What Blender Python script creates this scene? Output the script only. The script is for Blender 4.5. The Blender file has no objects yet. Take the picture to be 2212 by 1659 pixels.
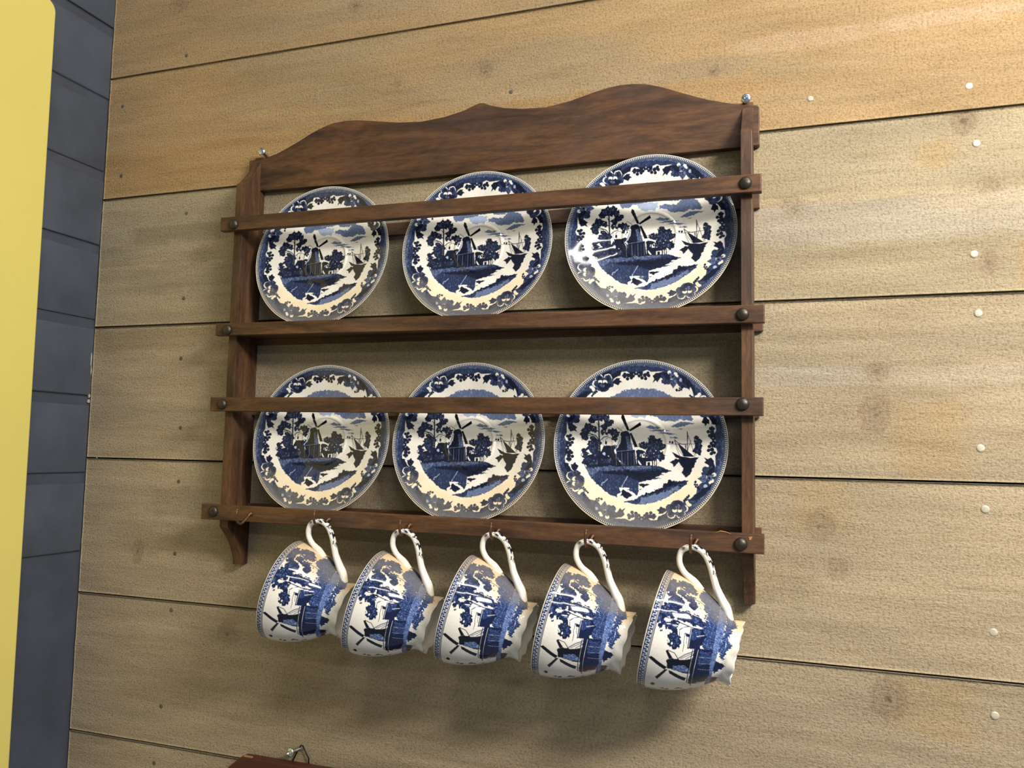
import bpy, bmesh, math, random
import numpy as np
from mathutils import Matrix, Vector
random.seed(7); rng = np.random.default_rng(7)
SC = bpy.context.scene; COL = SC.collection
# ------------------------------------------------------------------ camera
CAM = (0.786773, -0.746296, -0.137220)
R = [[0.9458027679, 0.3241047993, 0.0203274016], [-0.0076412873, 0.0847897193, -0.9963695671], [-0.3246517132, 0.9422137670, 0.0826709291]]
cd = bpy.data.cameras.new('camera'); cam = bpy.data.objects.new('camera', cd); COL.objects.link(cam)
cd.sensor_fit = 'HORIZONTAL'; cd.sensor_width = 36.0; cd.lens = 1749.95 / 2212 * 36.0
cd.clip_start = 0.01; cd.clip_end = 30
cam.matrix_world = Matrix(((R[0][0], -R[1][0], -R[2][0], CAM[0]), (R[0][1], -R[1][1], -R[2][1], CAM[1]), (R[0][2], -R[1][2], -R[2][2], CAM[2]), (0, 0, 0, 1)))
SC.camera = cam
# ------------------------------------------------------------------ light: dim shop air plus ceiling lamps in front of the wall
w = bpy.data.worlds.new('world'); SC.world = w; w.use_nodes = True
bg = w.node_tree.nodes['Background']; bg.inputs[0].default_value = (0.76, 0.87, 1.0, 1); bg.inputs[1].default_value = 0.25
def area(name, loc, target, size, size_y, power, col):
    l = bpy.data.lights.new(name, 'AREA'); l.shape = 'RECTANGLE'; l.size = size; l.size_y = size_y; l.energy = power; l.color = col
    o = bpy.data.objects.new(name, l); COL.objects.link(o); o.location = loc
    o.rotation_euler = (Vector(target) - Vector(loc)).to_track_quat('-Z', 'Y').to_euler()
    return o
area('ceiling_tube_near', (1.35, -0.66, 1.32), (1.05, 0, -0.02), 1.3, 0.05, 16, (1.0, 0.94, 0.84))
area('ceiling_tube_back', (1.5, -1.5, 1.35), (0.8, 0, -.1), 1.2, 0.06, 8, (1.0, 0.95, 0.87))
area('side_lamp', (1.40, -0.66, 0.40), (0.9, 0, -.22), 0.36, 0.12, 19, (1.0, 0.94, 0.85))
for lx in (2.0, 2.5, 3.0, 3.5):
    area('shop_lamp', (lx, -2.7, 0.85), (0.6, 0, 0), 0.32, 0.05, 3.5, (1.0, 0.96, 0.90))
SC.view_settings.view_transform = 'Standard'; SC.view_settings.look = 'None'; SC.view_settings.exposure = 0.0; SC.view_settings.gamma = 1.0
SC.view_settings.use_curve_mapping = False
# ------------------------------------------------------------------ helpers
def lin(c):
    c = np.asarray(c, float); return np.where(c <= 0.04045, c / 12.92, ((c + 0.055) / 1.055) ** 2.4)
def origin(o):
    v = Vector((0, 0, 0))
    while o is not None: v += o.location; o = o.parent
    return v
def obj(name, verts, faces, mat, parent=None, smooth=False, loc=None):
    """verts in world coordinates; the object gets its own origin (loc) or its parent's"""
    me = bpy.data.meshes.new(name)
    base = Vector(loc) if loc is not None else (origin(parent) if parent else Vector((0, 0, 0)))
    vv = np.asarray(verts, float) - np.array(base)
    me.from_pydata(vv.tolist(), [], faces); me.update()
    bm = bmesh.new(); bm.from_mesh(me); bmesh.ops.recalc_face_normals(bm, faces=bm.faces); bm.to_mesh(me); bm.free()
    if smooth:
        me.polygons.foreach_set('use_smooth', [True] * len(me.polygons))
    me.materials.append(mat)
    o = bpy.data.objects.new(name, me); COL.objects.link(o)
    if parent: o.parent = parent; o.location = base - origin(parent)
    else: o.location = base
    return o
def thing(name, label, cat, loc, group=None):
    o = bpy.data.objects.new(name, None); o.empty_display_size = 0.02; COL.objects.link(o); o.location = loc
    o['label'] = label; o['category'] = cat
    if group: o['group'] = group
    return o
def box(x0, x1, y0, y1, z0, z1, b=0.0008):
    """bevelled box as verts, faces"""
    bm = bmesh.new(); bmesh.ops.create_cube(bm, size=1)
    for v in bm.verts: v.co = Vector(((x0 + x1) / 2 + v.co.x * (x1 - x0), (y0 + y1) / 2 + v.co.y * (y1 - y0), (z0 + z1) / 2 + v.co.z * (z1 - z0)))
    if b: bmesh.ops.bevel(bm, geom=bm.edges[:], offset=b, segments=2, affect='EDGES', profile=0.6)
    return dump(bm)
def dump(bm):
    bm.verts.index_update(); r = ([tuple(v.co) for v in bm.verts], [tuple(v.index for v in f.verts) for f in bm.faces]); bm.free(); return r
def prism(pts, axis, a, b, bev=0.0008):
    """pts: closed outline in the plane across axis ('x': (y,z), 'y': (x,z)); extruded a..b with bevelled rims"""
    bm = bmesh.new()
    mk = (lambda p, t: (t, p[0], p[1])) if axis == 'x' else (lambda p, t: (p[0], t, p[1]))
    A = [bm.verts.new(mk(p, a)) for p in pts]; B = [bm.verts.new(mk(p, b)) for p in pts]; n = len(pts)
    fa = bm.faces.new(A); fb = bm.faces.new(B[::-1])
    for i in range(n): bm.faces.new((A[i], A[(i + 1) % n], B[(i + 1) % n], B[i]))
    bmesh.ops.recalc_face_normals(bm, faces=bm.faces)
    if bev: bmesh.ops.bevel(bm, geom=list(set(fa.edges[:] + fb.edges[:])), offset=bev, segments=2, affect='EDGES', profile=0.6)
    return dump(bm)
def tube(path, rad, n=12, flat=1.0, side=None):
    """swept round (or oval) tube along path; rad a number or list"""
    P = [Vector(p) for p in path]; m = len(P); rad = rad if hasattr(rad, '__len__') else [rad] * m
    V = []; F = []
    nrm = Vector(side) if side is not None else None
    for i, p in enumerate(P):
        t = (P[min(i + 1, m - 1)] - P[max(i - 1, 0)]).normalized()
        if nrm is None:
            nrm = t.orthogonal().normalized()
        s = (nrm - t * nrm.dot(t)).normalized(); u = t.cross(s); nrm = s if side is None else nrm
        for k in range(n):
            a = 2 * math.pi * k / n
            V.append(tuple(p + s * math.cos(a) * rad[i] * flat + u * math.sin(a) * rad[i]))
    for i in range(m - 1):
        for k in range(n): F.append((i * n + k, i * n + (k + 1) % n, (i + 1) * n + (k + 1) % n, (i + 1) * n + k))
    F.append(tuple(range(n))[::-1]); F.append(tuple(range((m - 1) * n, m * n)))
    return V, F
def catmull(pts, k=6):
    pts = [np.array(p, float) for p in pts]; q = [2 * pts[0] - pts[1]] + pts + [2 * pts[-1] - pts[-2]]; out = []
    for i in range(1, len(q) - 2):
        for j in range(k):
            t = j / k; a, b, c, d = q[i - 1:i + 3]
            out.append(.5 * ((2 * b) + (-a + c) * t + (2 * a - 5 * b + 4 * c - d) * t * t + (-a + 3 * b - 3 * c + d) * t ** 3))
    out.append(pts[-1]); return out
def revolve(profile, n, frame, wave=None):
    """profile: list of (along, radius); frame: (centre, axis, u, w)"""
    c, a, u, w_ = [Vector(x) for x in frame]; V = []; F = []; m = len(profile)
    for i, (t, r) in enumerate(profile):
        for k in range(n):
            th = 2 * math.pi * k / n; rr = r * (1 + (wave(i, th) if wave else 0))
            V.append(tuple(c + a * t + (u * math.cos(th) + w_ * math.sin(th)) * rr))
    for i in range(m - 1):
        for k in range(n): F.append((i * n + k, i * n + (k + 1) % n, (i + 1) * n + (k + 1) % n, (i + 1) * n + k))
    return V, F
# ------------------------------------------------------------------ materials
def mat(name):
    m = bpy.data.materials.new(name); m.use_nodes = True; nt = m.node_tree; return m, nt, nt.nodes['Principled BSDF']
def nd(nt, typ, **kw):
    n = nt.nodes.new(typ)
    for k, v in kw.items():
        if k[0] == '_': setattr(n, k[1:], v)
        else:
            kk = int(k[1:]) if k[0] == 'i' and k[1:].isdigit() else k
            n.inputs[kk].default_value = v
    return n
def ramp(nt, fac, stops):
    r = nt.nodes.new('ShaderNodeValToRGB'); nt.links.new(fac, r.inputs[0]); e = r.color_ramp.elements
    while len(e) < len(stops): e.new(0.5)
    for x, (p, c) in zip(e, stops): x.position = p; x.color = (*[float(v) for v in (lin(c) if len(c) == 3 else c[:3])], 1)
    return r.outputs[0]
def noise(nt, vec, scale, detail=4, rough=0.6, dist=0.0):
    n = nd(nt, 'ShaderNodeTexNoise', Scale=scale, Detail=detail, Roughness=rough, Distortion=dist); nt.links.new(vec, n.inputs['Vector']); return n.outputs[0]
def coords(nt, sc, rnd=True):
    tc = nt.nodes.new('ShaderNodeTexCoord'); mp = nt.nodes.new('ShaderNodeMapping'); mp.inputs['Scale'].default_value = sc
    nt.links.new(tc.outputs['Object'], mp.inputs[0])
    if rnd:
        oi = nt.nodes.new('ShaderNodeObjectInfo'); mm = nd(nt, 'ShaderNodeMath', _operation='MULTIPLY', i1=37.0); nt.links.new(oi.outputs['Random'], mm.inputs[0])
        cx = nt.nodes.new('ShaderNodeCombineXYZ'); nt.links.new(mm.outputs[0], cx.inputs[0]); nt.links.new(mm.outputs[0], cx.inputs[2]); nt.links.new(cx.outputs[0], mp.inputs['Location'])
    return mp.outputs[0]
def mix(nt, fac, a, b, mode='MIX'):
    m = nt.nodes.new('ShaderNodeMix'); m.data_type = 'RGBA'; m.blend_type = mode
    for s, v in ((m.inputs[0], fac), (m.inputs[6], a), (m.inputs[7], b)):
        if hasattr(v, 'links'): nt.links.new(v, s)
        elif isinstance(v, (int, float)): s.default_value = v
        else: s.default_value = (*v, 1)
    return m.outputs[2]
def bump(nt, bs, h, strength, dist):
    b = nd(nt, 'ShaderNodeBump', Strength=strength, Distance=dist); nt.links.new(h, b.inputs['Height']); nt.links.new(b.outputs[0], bs.inputs['Normal']); return b
def dark_wood(name, axis):
    m, nt, bs = mat(name)
    s = {'x': (10, 70, 70), 'z': (70, 70, 10)}[axis]; f = {'x': (110, 480, 480), 'z': (480, 480, 110)}[axis]
    v = coords(nt, s); n1 = noise(nt, v, 1.0, 5, 0.65, 0.6)
    c = ramp(nt, n1, [(0.25, (0.15, 0.10, 0.075)), (0.45, (0.29, 0.20, 0.135)), (0.60, (0.385, 0.265, 0.17)), (0.78, (0.45, 0.32, 0.21))])
    v2 = coords(nt, f); n2 = noise(nt, v2, 1.0, 3, 0.6)
    c = mix(nt, 0.55, c, ramp(nt, n2, [(0.3, (0.62, 0.60, 0.60)), (0.7, (1, 1, 1))]), 'MULTIPLY')
    v3 = coords(nt, (9, 9, 9)); n3 = noise(nt, v3, 1.0, 3)
    c = mix(nt, ramp(nt, n3, [(0.5, (0, 0, 0, 1)[:3]), (0.75, (0.7, 0.7, 0.7))]), c, (0.16, 0.14, 0.13) if False else tuple(lin((0.30, 0.26, 0.245))))
    nt.links.new(c, bs.inputs['Base Color']); bs.inputs['Roughness'].default_value = 0.52; bs.inputs['Specular IOR Level'].default_value = 0.35
    bump(nt, bs, n2, 0.35, 0.0006); return m
WOODX = dark_wood('stained_wood_lengthwise', 'x'); WOODZ = dark_wood('stained_wood_upright', 'z')
def plain(name, c, rough=0.5, metal=0.0, bumpscale=None, bs_=0.2, var=None):
    m, nt, bs = mat(name); bs.inputs['Roughness'].default_value = rough; bs.inputs['Metallic'].default_value = metal
    v = coords(nt, (1, 1, 1)); n1 = noise(nt, v, var or 60, 4)
    a = np.array(c); k = 0.02 if 'yellow' in name else 0.12; cc = ramp(nt, n1, [(0.3, tuple(a * (1 - k))), (0.7, tuple(np.minimum(a * (1 + k * .6), 1)))]); nt.links.new(cc, bs.inputs['Base Color'])
    if bumpscale: bump(nt, bs, noise(nt, v, bumpscale, 3), bs_, 0.0006)
    return m
BRONZE = plain('dark_bronze_stud', (0.27, 0.245, 0.22), 0.42, 0.75, 300, 0.25, 250)
COPPER = plain('aged_copper_wire', (0.42, 0.31, 0.235), 0.45, 0.7, 500, 0.2, 300)
ZINC = plain('zinc_plated_steel', (0.86, 0.88, 0.90), 0.22, 1.0, 400, 0.15, 400)
WIRE = plain('dark_steel_wire', (0.16, 0.15, 0.14), 0.4, 0.8)
NAILW = plain('pale_nail_head', (0.70, 0.675, 0.60), 0.5, 0.2, None, 0, 300)
HOLE = plain('dark_nail_head', (0.36, 0.345, 0.31), 0.6, 0.3)
YELLOW = plain('glossy_yellow_paint', (0.81, 0.75, 0.40), 0.5, 0.0, 18, 0.08, 5)
EDGE = plain('pale_worn_board_edge', (0.86, 0.83, 0.68), 0.6)
PLAQUE = plain('red_brown_lacquer', (0.27, 0.12, 0.10), 0.45, 0.0, 150, 0.1, 30)
CHIP = plain('bare_wood_chip', (0.62, 0.45, 0.28), 0.7)
def brick_mat(name, c):
    m, nt, bs = mat(name); v = coords(nt, (1, 1, 1)); n1 = noise(nt, v, 14, 4); a = np.array(c)
    cc = ramp(nt, n1, [(0.3, tuple(a * 0.90)), (0.7, tuple(a * 1.10))]); v2 = coords(nt, (40, 40, 6)); n3 = noise(nt, v2, 3, 3)
    cc = mix(nt, ramp(nt, n3, [(0.66, (0, 0, 0)), (0.80, (0.22, 0.22, 0.22))]), cc, tuple(lin((0.42, 0.45, 0.50))))
    nt.links.new(cc, bs.inputs['Base Color']); bs.inputs['Roughness'].default_value = 0.5
    bump(nt, bs, noise(nt, v, 70, 5), 0.35, 0.0012); return m
BRICK = brick_mat('slate_blue_painted_brick', (0.255, 0.28, 0.325)); MORTAR = brick_mat('slate_blue_painted_joint', (0.235, 0.255, 0.30))
def plank_mat():
    m, nt, bs = mat('rough_sawn_spruce')
    at = nt.nodes.new('ShaderNodeAttribute'); at.attribute_name = 'stain'
    v = coords(nt, (1, 1, 1)); vh = coords(nt, (3.2, 40, 40)); vf = coords(nt, (170, 600, 620)); vs = coords(nt, (520, 500, 90))
    ng = noise(nt, vh, 2.2, 6, 0.62, 0.5); nf = noise(nt, vf, 1.0, 4, 0.65); nv = noise(nt, vs, 1.0, 3, 0.6); nb = noise(nt, v, 460, 4, 0.7)
    c = mix(nt, 0.75, at.outputs['Color'], ramp(nt, ng, [(0.3, (0.87, 0.85, 0.82)), (0.5, (0.95, 0.94, 0.93)), (0.7, (1, 1, 1))]), 'MULTIPLY')
    c = mix(nt, 0.75, c, ramp(nt, nb, [(0.32, (0.66, 0.61, 0.54)), (0.5, (0.93, 0.92, 0.9)), (0.72, (1, 1, 1))]), 'MULTIPLY')
    c = mix(nt, 0.15, c, ramp(nt, nv, [(0.3, (0.7, 0.68, 0.64)), (0.6, (1, 1, 1))]), 'MULTIPLY')
    nt.links.new(c, bs.inputs['Base Color']); bs.inputs['Roughness'].default_value = 0.78; bs.inputs['Specular IOR Level'].default_value = 0.25
    nw = noise(nt, coords(nt, (14, 1, 60)), 1.6, 2); 
    ad = nd(nt, 'ShaderNodeMath', _operation='ADD'); nt.links.new(nb, ad.inputs[0])
    m2 = nd(nt, 'ShaderNodeMath', _operation='MULTIPLY'); nt.links.new(nf, m2.inputs[0]); nt.links.new(nw, m2.inputs[1]); 
    m3 = nd(nt, 'ShaderNodeMath', _operation='MULTIPLY', i1=1.5); nt.links.new(m2.outputs[0], m3.inputs[0]); nt.links.new(m3.outputs[0], ad.inputs[1])
    bump(nt, bs, ad.outputs[0], 0.8, 0.0013); return m
PLANK = plank_mat()
def ceramic(name, attr):
    m, nt, bs = mat(name); at = nt.nodes.new('ShaderNodeAttribute'); at.attribute_name = attr
    v = coords(nt, (1, 1, 1), False); n1 = noise(nt, v, 900, 2); c = mix(nt, 0.25, at.outputs['Color'], ramp(nt, n1, [(0.35, (0.86, 0.85, 0.84)), (0.6, (1, 1, 1))]), 'MULTIPLY')
    nt.links.new(c, bs.inputs['Base Color'])
    mr = nd(nt, 'ShaderNodeMapRange', i1=0.0, i2=1.0, i3=0.07, i4=0.55); nt.links.new(at.outputs['Alpha'], mr.inputs[0]); nt.links.new(mr.outputs[0], bs.inputs['Roughness'])
    bs.inputs['IOR'].default_value = 1.52
    n2 = noise(nt, v, 45, 2); bump(nt, bs, n2, 0.12, 0.0012); return m
GLAZE = ceramic('printed_glaze', 'glaze')
# ------------------------------------------------------------------ print painter (numpy, flat transfer print)
PAL = {'w': (0.885, 0.87, 0.84), 'l': (0.62, 0.67, 0.78), 'c': (0.33, 0.38, 0.51), 'g': (0.27, 0.32, 0.45), 'm': (0.155, 0.195, 0.315), 'd': (0.085, 0.10, 0.175), 'k': (0.055, 0.065, 0.11), 'T': (0.36, 0.45, 0.68)}
PALC = {'w': (0.885, 0.865, 0.83), 'l': (0.56, 0.63, 0.77), 'g': (0.31, 0.385, 0.56), 'm': (0.14, 0.205, 0.385), 'd': (0.07, 0.105, 0.235), 'k': (0.045, 0.055, 0.11), 'T': (0.31, 0.395, 0.60)}
def vnoise(X, Y, seed, oct=3):
    r = np.random.default_rng(seed); T = r.random((256, 256)).astype(np.float32); out = 0; amp = 1; tot = 0
    for o in range(oct):
        x = X * 2 ** o + 17.3 * o; y = Y * 2 ** o + 5.1 * o; xi = np.floor(x).astype(int); yi = np.floor(y).astype(int); fx = x - xi; fy = y - yi
        fx = fx * fx * (3 - 2 * fx); fy = fy * fy * (3 - 2 * fy)
        a = T[xi % 256, yi % 256]; b = T[(xi + 1) % 256, yi % 256]; c = T[xi % 256, (yi + 1) % 256]; d = T[(xi + 1) % 256, (yi + 1) % 256]
        out = out + amp * ((a * (1 - fx) + b * fx) * (1 - fy) + (c * (1 - fx) + d * fx) * fy); tot += amp; amp *= .55
    return out / tot
def sstep(x, a, b): t = np.clip((x - a) / (b - a), 0, 1); return t * t * (3 - 2 * t)
class Canvas:
    def __init__(s, x0, y0, x1, y1, px, unit, pal):
        s.x0, s.y0, s.px, s.pal, s.unit = x0, y0, px, pal, unit
        s.nx = int(round((x1 - x0) / px)); s.ny = int(round((y1 - y0) / px))
        s.X, s.Y = np.meshgrid(x0 + (np.arange(s.nx) + .5) * px, y0 + (np.arange(s.ny) + .5) * px, indexing='ij')
        u = unit; s.N1 = vnoise(s.X / u / .022, s.Y / u / .022, 1) - .5; s.N2 = vnoise(s.X / u / .022, s.Y / u / .022, 2) - .5
        s.V = vnoise(s.X / u / .009, s.Y / u / .035, 3); s.H = vnoise(s.X / u / .06, s.Y / u / .012, 4)
        s.S = vnoise(s.X / u / .007, s.Y / u / (.016 if unit > .5 else .010), 8, 2)
        if unit < .5: s.V = vnoise(s.Y / u / .009, s.X / u / .035, 3)
        s.G = vnoise(s.X / u / .011, s.Y / u / .011, 6, 2); s.C = np.empty((s.nx, s.ny, 3), np.float32); s.C[:] = pal['w']
    def win(s, xs, ys, pad):
        a = max(0, int((min(xs) - pad - s.x0) / s.px)); b = min(s.nx, int((max(xs) + pad - s.x0) / s.px) + 2)
        c = max(0, int((min(ys) - pad - s.y0) / s.px)); d = min(s.ny, int((max(ys) + pad - s.y0) / s.px) + 2); return slice(a, max(a, b)), slice(c, max(c, d))
    def warp(s, W, rough): return s.X[W] + s.N1[W] * rough * 3.2, s.Y[W] + s.N2[W] * rough * 3.2
    def put(s, W, M, col):
        base = np.array(s.pal[col[0]] if col != 'F2' else s.pal['m'], np.float32); reg = s.C[W]
        if col in 'wlk': c = base * (1 + (s.V[W][..., None] - .5) * .10)
        else:
            k = (.5 * s.V[W] + .25 * s.H[W] + .25 * s.G[W])[..., None]; k = np.clip((k - .5) * 4.6, -1, 1)
            other = {'c': 'l', 'g': 'm', 'm': 'd', 'd': 'k', 'T': 'm', 'F': 'm'}[col[0]]
            up = {'c': 'l', 'g': 'c' if 'c' in s.pal else 'l', 'm': 'g', 'd': 'm', 'T': 'l', 'F': 'g'}[col[0]]
            c = base + (np.array(s.pal[up]) - base) * np.clip(k, 0, 1) * (.55 if col != 'd' else .35) + (np.array(s.pal[other]) - base) * np.clip(-k, 0, 1) * (.5 if other != 'l' else .35)
        if col in ('F2', 'T', 'm', 'g'):
            fl = sstep(s.S[W], .60 if col != 'm' else .70, .74 if col != 'm' else .84)[..., None] * (.75 if s.unit < .5 else .45); c = c * (1 - fl) + np.array(s.pal['l']) * fl
            dk = sstep(-s.S[W], -.36, -.24)[..., None] * .6; c = c * (1 - dk) + np.array(s.pal['d']) * dk
        reg[M] = np.clip(c, 0, 1)[M] if c.shape == reg.shape else c
        s.C[W] = reg
    def inside(s, pts, X, Y):
        M = np.zeros(X.shape, bool); n = len(pts)
        for i in range(n):
            xa, ya = pts[i]; xb, yb = pts[(i + 1) % n]
            if ya == yb: continue
            M ^= ((ya > Y) != (yb > Y)) & (X < (xb - xa) * (Y - ya) / (yb - ya) + xa)
        return M
    def draw(s, S, rot=0.0, scale=1.0):
        cr, sr = math.cos(rot), math.sin(rot)
        for sh in S:
            kind, col, rough, pts = sh[:4]; rough *= 1.0
            pts = [(p[0] * cr - p[1] * sr, p[0] * sr + p[1] * cr) + tuple(p[2:]) for p in pts]
            xs = [p[0] for p in pts]; ys = [p[1] for p in pts]
            if kind == 'P':
                W = s.win(xs, ys, rough * 2); X, Y = s.warp(W, rough); s.put(W, s.inside(pts, X, Y), col)
            elif kind == 'L':
                wd = sh[4]; W = s.win(xs, ys, wd + rough * 2); X, Y = s.warp(W, rough); M = np.zeros(X.shape, bool)
                for (xa, ya), (xb, yb) in zip(pts[:-1], pts[1:]):
                    dx, dy = xb - xa, yb - ya; t = np.clip(((X - xa) * dx + (Y - ya) * dy) / (dx * dx + dy * dy + 1e-12), 0, 1)
                    M |= (X - xa - t * dx) ** 2 + (Y - ya - t * dy) ** 2 < (wd / 2) ** 2
                s.put(W, M, col)
            else:
                rm = max(p[2] for p in pts); W = s.win(xs, ys, rm + rough * 2); X, Y = s.warp(W, rough); D = np.full(X.shape, 9.0)
                for x, y, r in pts: D = np.minimum(D, np.hypot(X - x, Y - y) - r)
                if kind == 'C': s.put(W, D < 0, col)
                else:
                    # foliage: dark lobed edge, lighter washed core, lobes from a cell pattern
                    lf = .022 if s.unit > .5 else .030; L = vnoise(s.X[W] / s.unit / lf, s.Y[W] / s.unit / lf, 9, 3)
                    M = D + (L - (.66 if s.unit > .5 else .53)) * rough * (3.0 if s.unit > .5 else 4.6) < 0; reg = s.C[W]
                    dk = np.array(s.pal['d']); md = np.array(s.pal['m']); lt = np.array(s.pal['g'])
                    core = np.clip(-D / (s.unit * .03), 0, 1) * np.clip((s.V[W] * .45 + s.G[W] * .35 + L * .3 - .47) * 5.0, 0, 1)
                    c = dk + (md - dk) * np.clip(core * 1.3, 0, 1)[..., None]; c = c + (lt - c) * np.clip(core - .55, 0, 1)[..., None]; fl = (sstep(s.S[W], .66, .78) * np.clip(-D / (s.unit * .02), 0, 1))[..., None] * .7; c = c + (np.array(s.pal['l']) - c) * fl
                    reg[M] = c[M]; s.C[W] = reg
    def sample(s, X, Y, k=3):
        C = s.C[:s.nx // k * k, :s.ny // k * k].reshape(s.nx // k, k, s.ny // k, k, 3).mean((1, 3))
        fx = np.clip((X - s.x0) / (s.px * k) - .5, 0, C.shape[0] - 1.001); fy = np.clip((Y - s.y0) / (s.px * k) - .5, 0, C.shape[1] - 1.001)
        xi = fx.astype(int); yi = fy.astype(int); fx = (fx - xi)[..., None]; fy = (fy - yi)[..., None]
        return (C[xi, yi] * (1 - fx) + C[xi + 1, yi] * fx) * (1 - fy) + (C[xi, yi + 1] * (1 - fx) + C[xi + 1, yi + 1] * fx) * fy
def sstep_(x, a, b): t = np.clip((x - a) / (b - a), 0, 1); return t * t * (3 - 2 * t)
def grid_faces(nu, nv, base=0, wrap=False):
    i, j = np.meshgrid(np.arange(nu if wrap else nu - 1), np.arange(nv - 1), indexing='ij'); i2 = (i + 1) % nu
    return np.stack([i * nv + j, i2 * nv + j, i2 * nv + j + 1, i * nv + j + 1], -1).reshape(-1, 4) + base
def fast_mesh(name, V, Q, mat_, colors=None):
    me = bpy.data.meshes.new(name); me.vertices.add(len(V)); me.vertices.foreach_set('co', np.asarray(V, np.float32).ravel())
    me.loops.add(len(Q) * 4); me.loops.foreach_set('vertex_index', np.asarray(Q, np.int32).ravel())
    me.polygons.add(len(Q)); me.polygons.foreach_set('loop_start', np.arange(0, len(Q) * 4, 4, dtype=np.int32)); me.polygons.foreach_set('loop_total', np.full(len(Q), 4, np.int32))
    me.update(calc_edges=True); me.validate(); me.polygons.foreach_set('use_smooth', [True] * len(me.polygons)); me.materials.append(mat_)
    if colors is not None:
        a = me.color_attributes.new(colors[0], 'FLOAT_COLOR', 'POINT'); a.data.foreach_set('color', colors[1].astype(np.float32).ravel())
    return me
GAPM = plain('dark_gap_backing', (0.10, 0.075, 0.05), 0.9)
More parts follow.
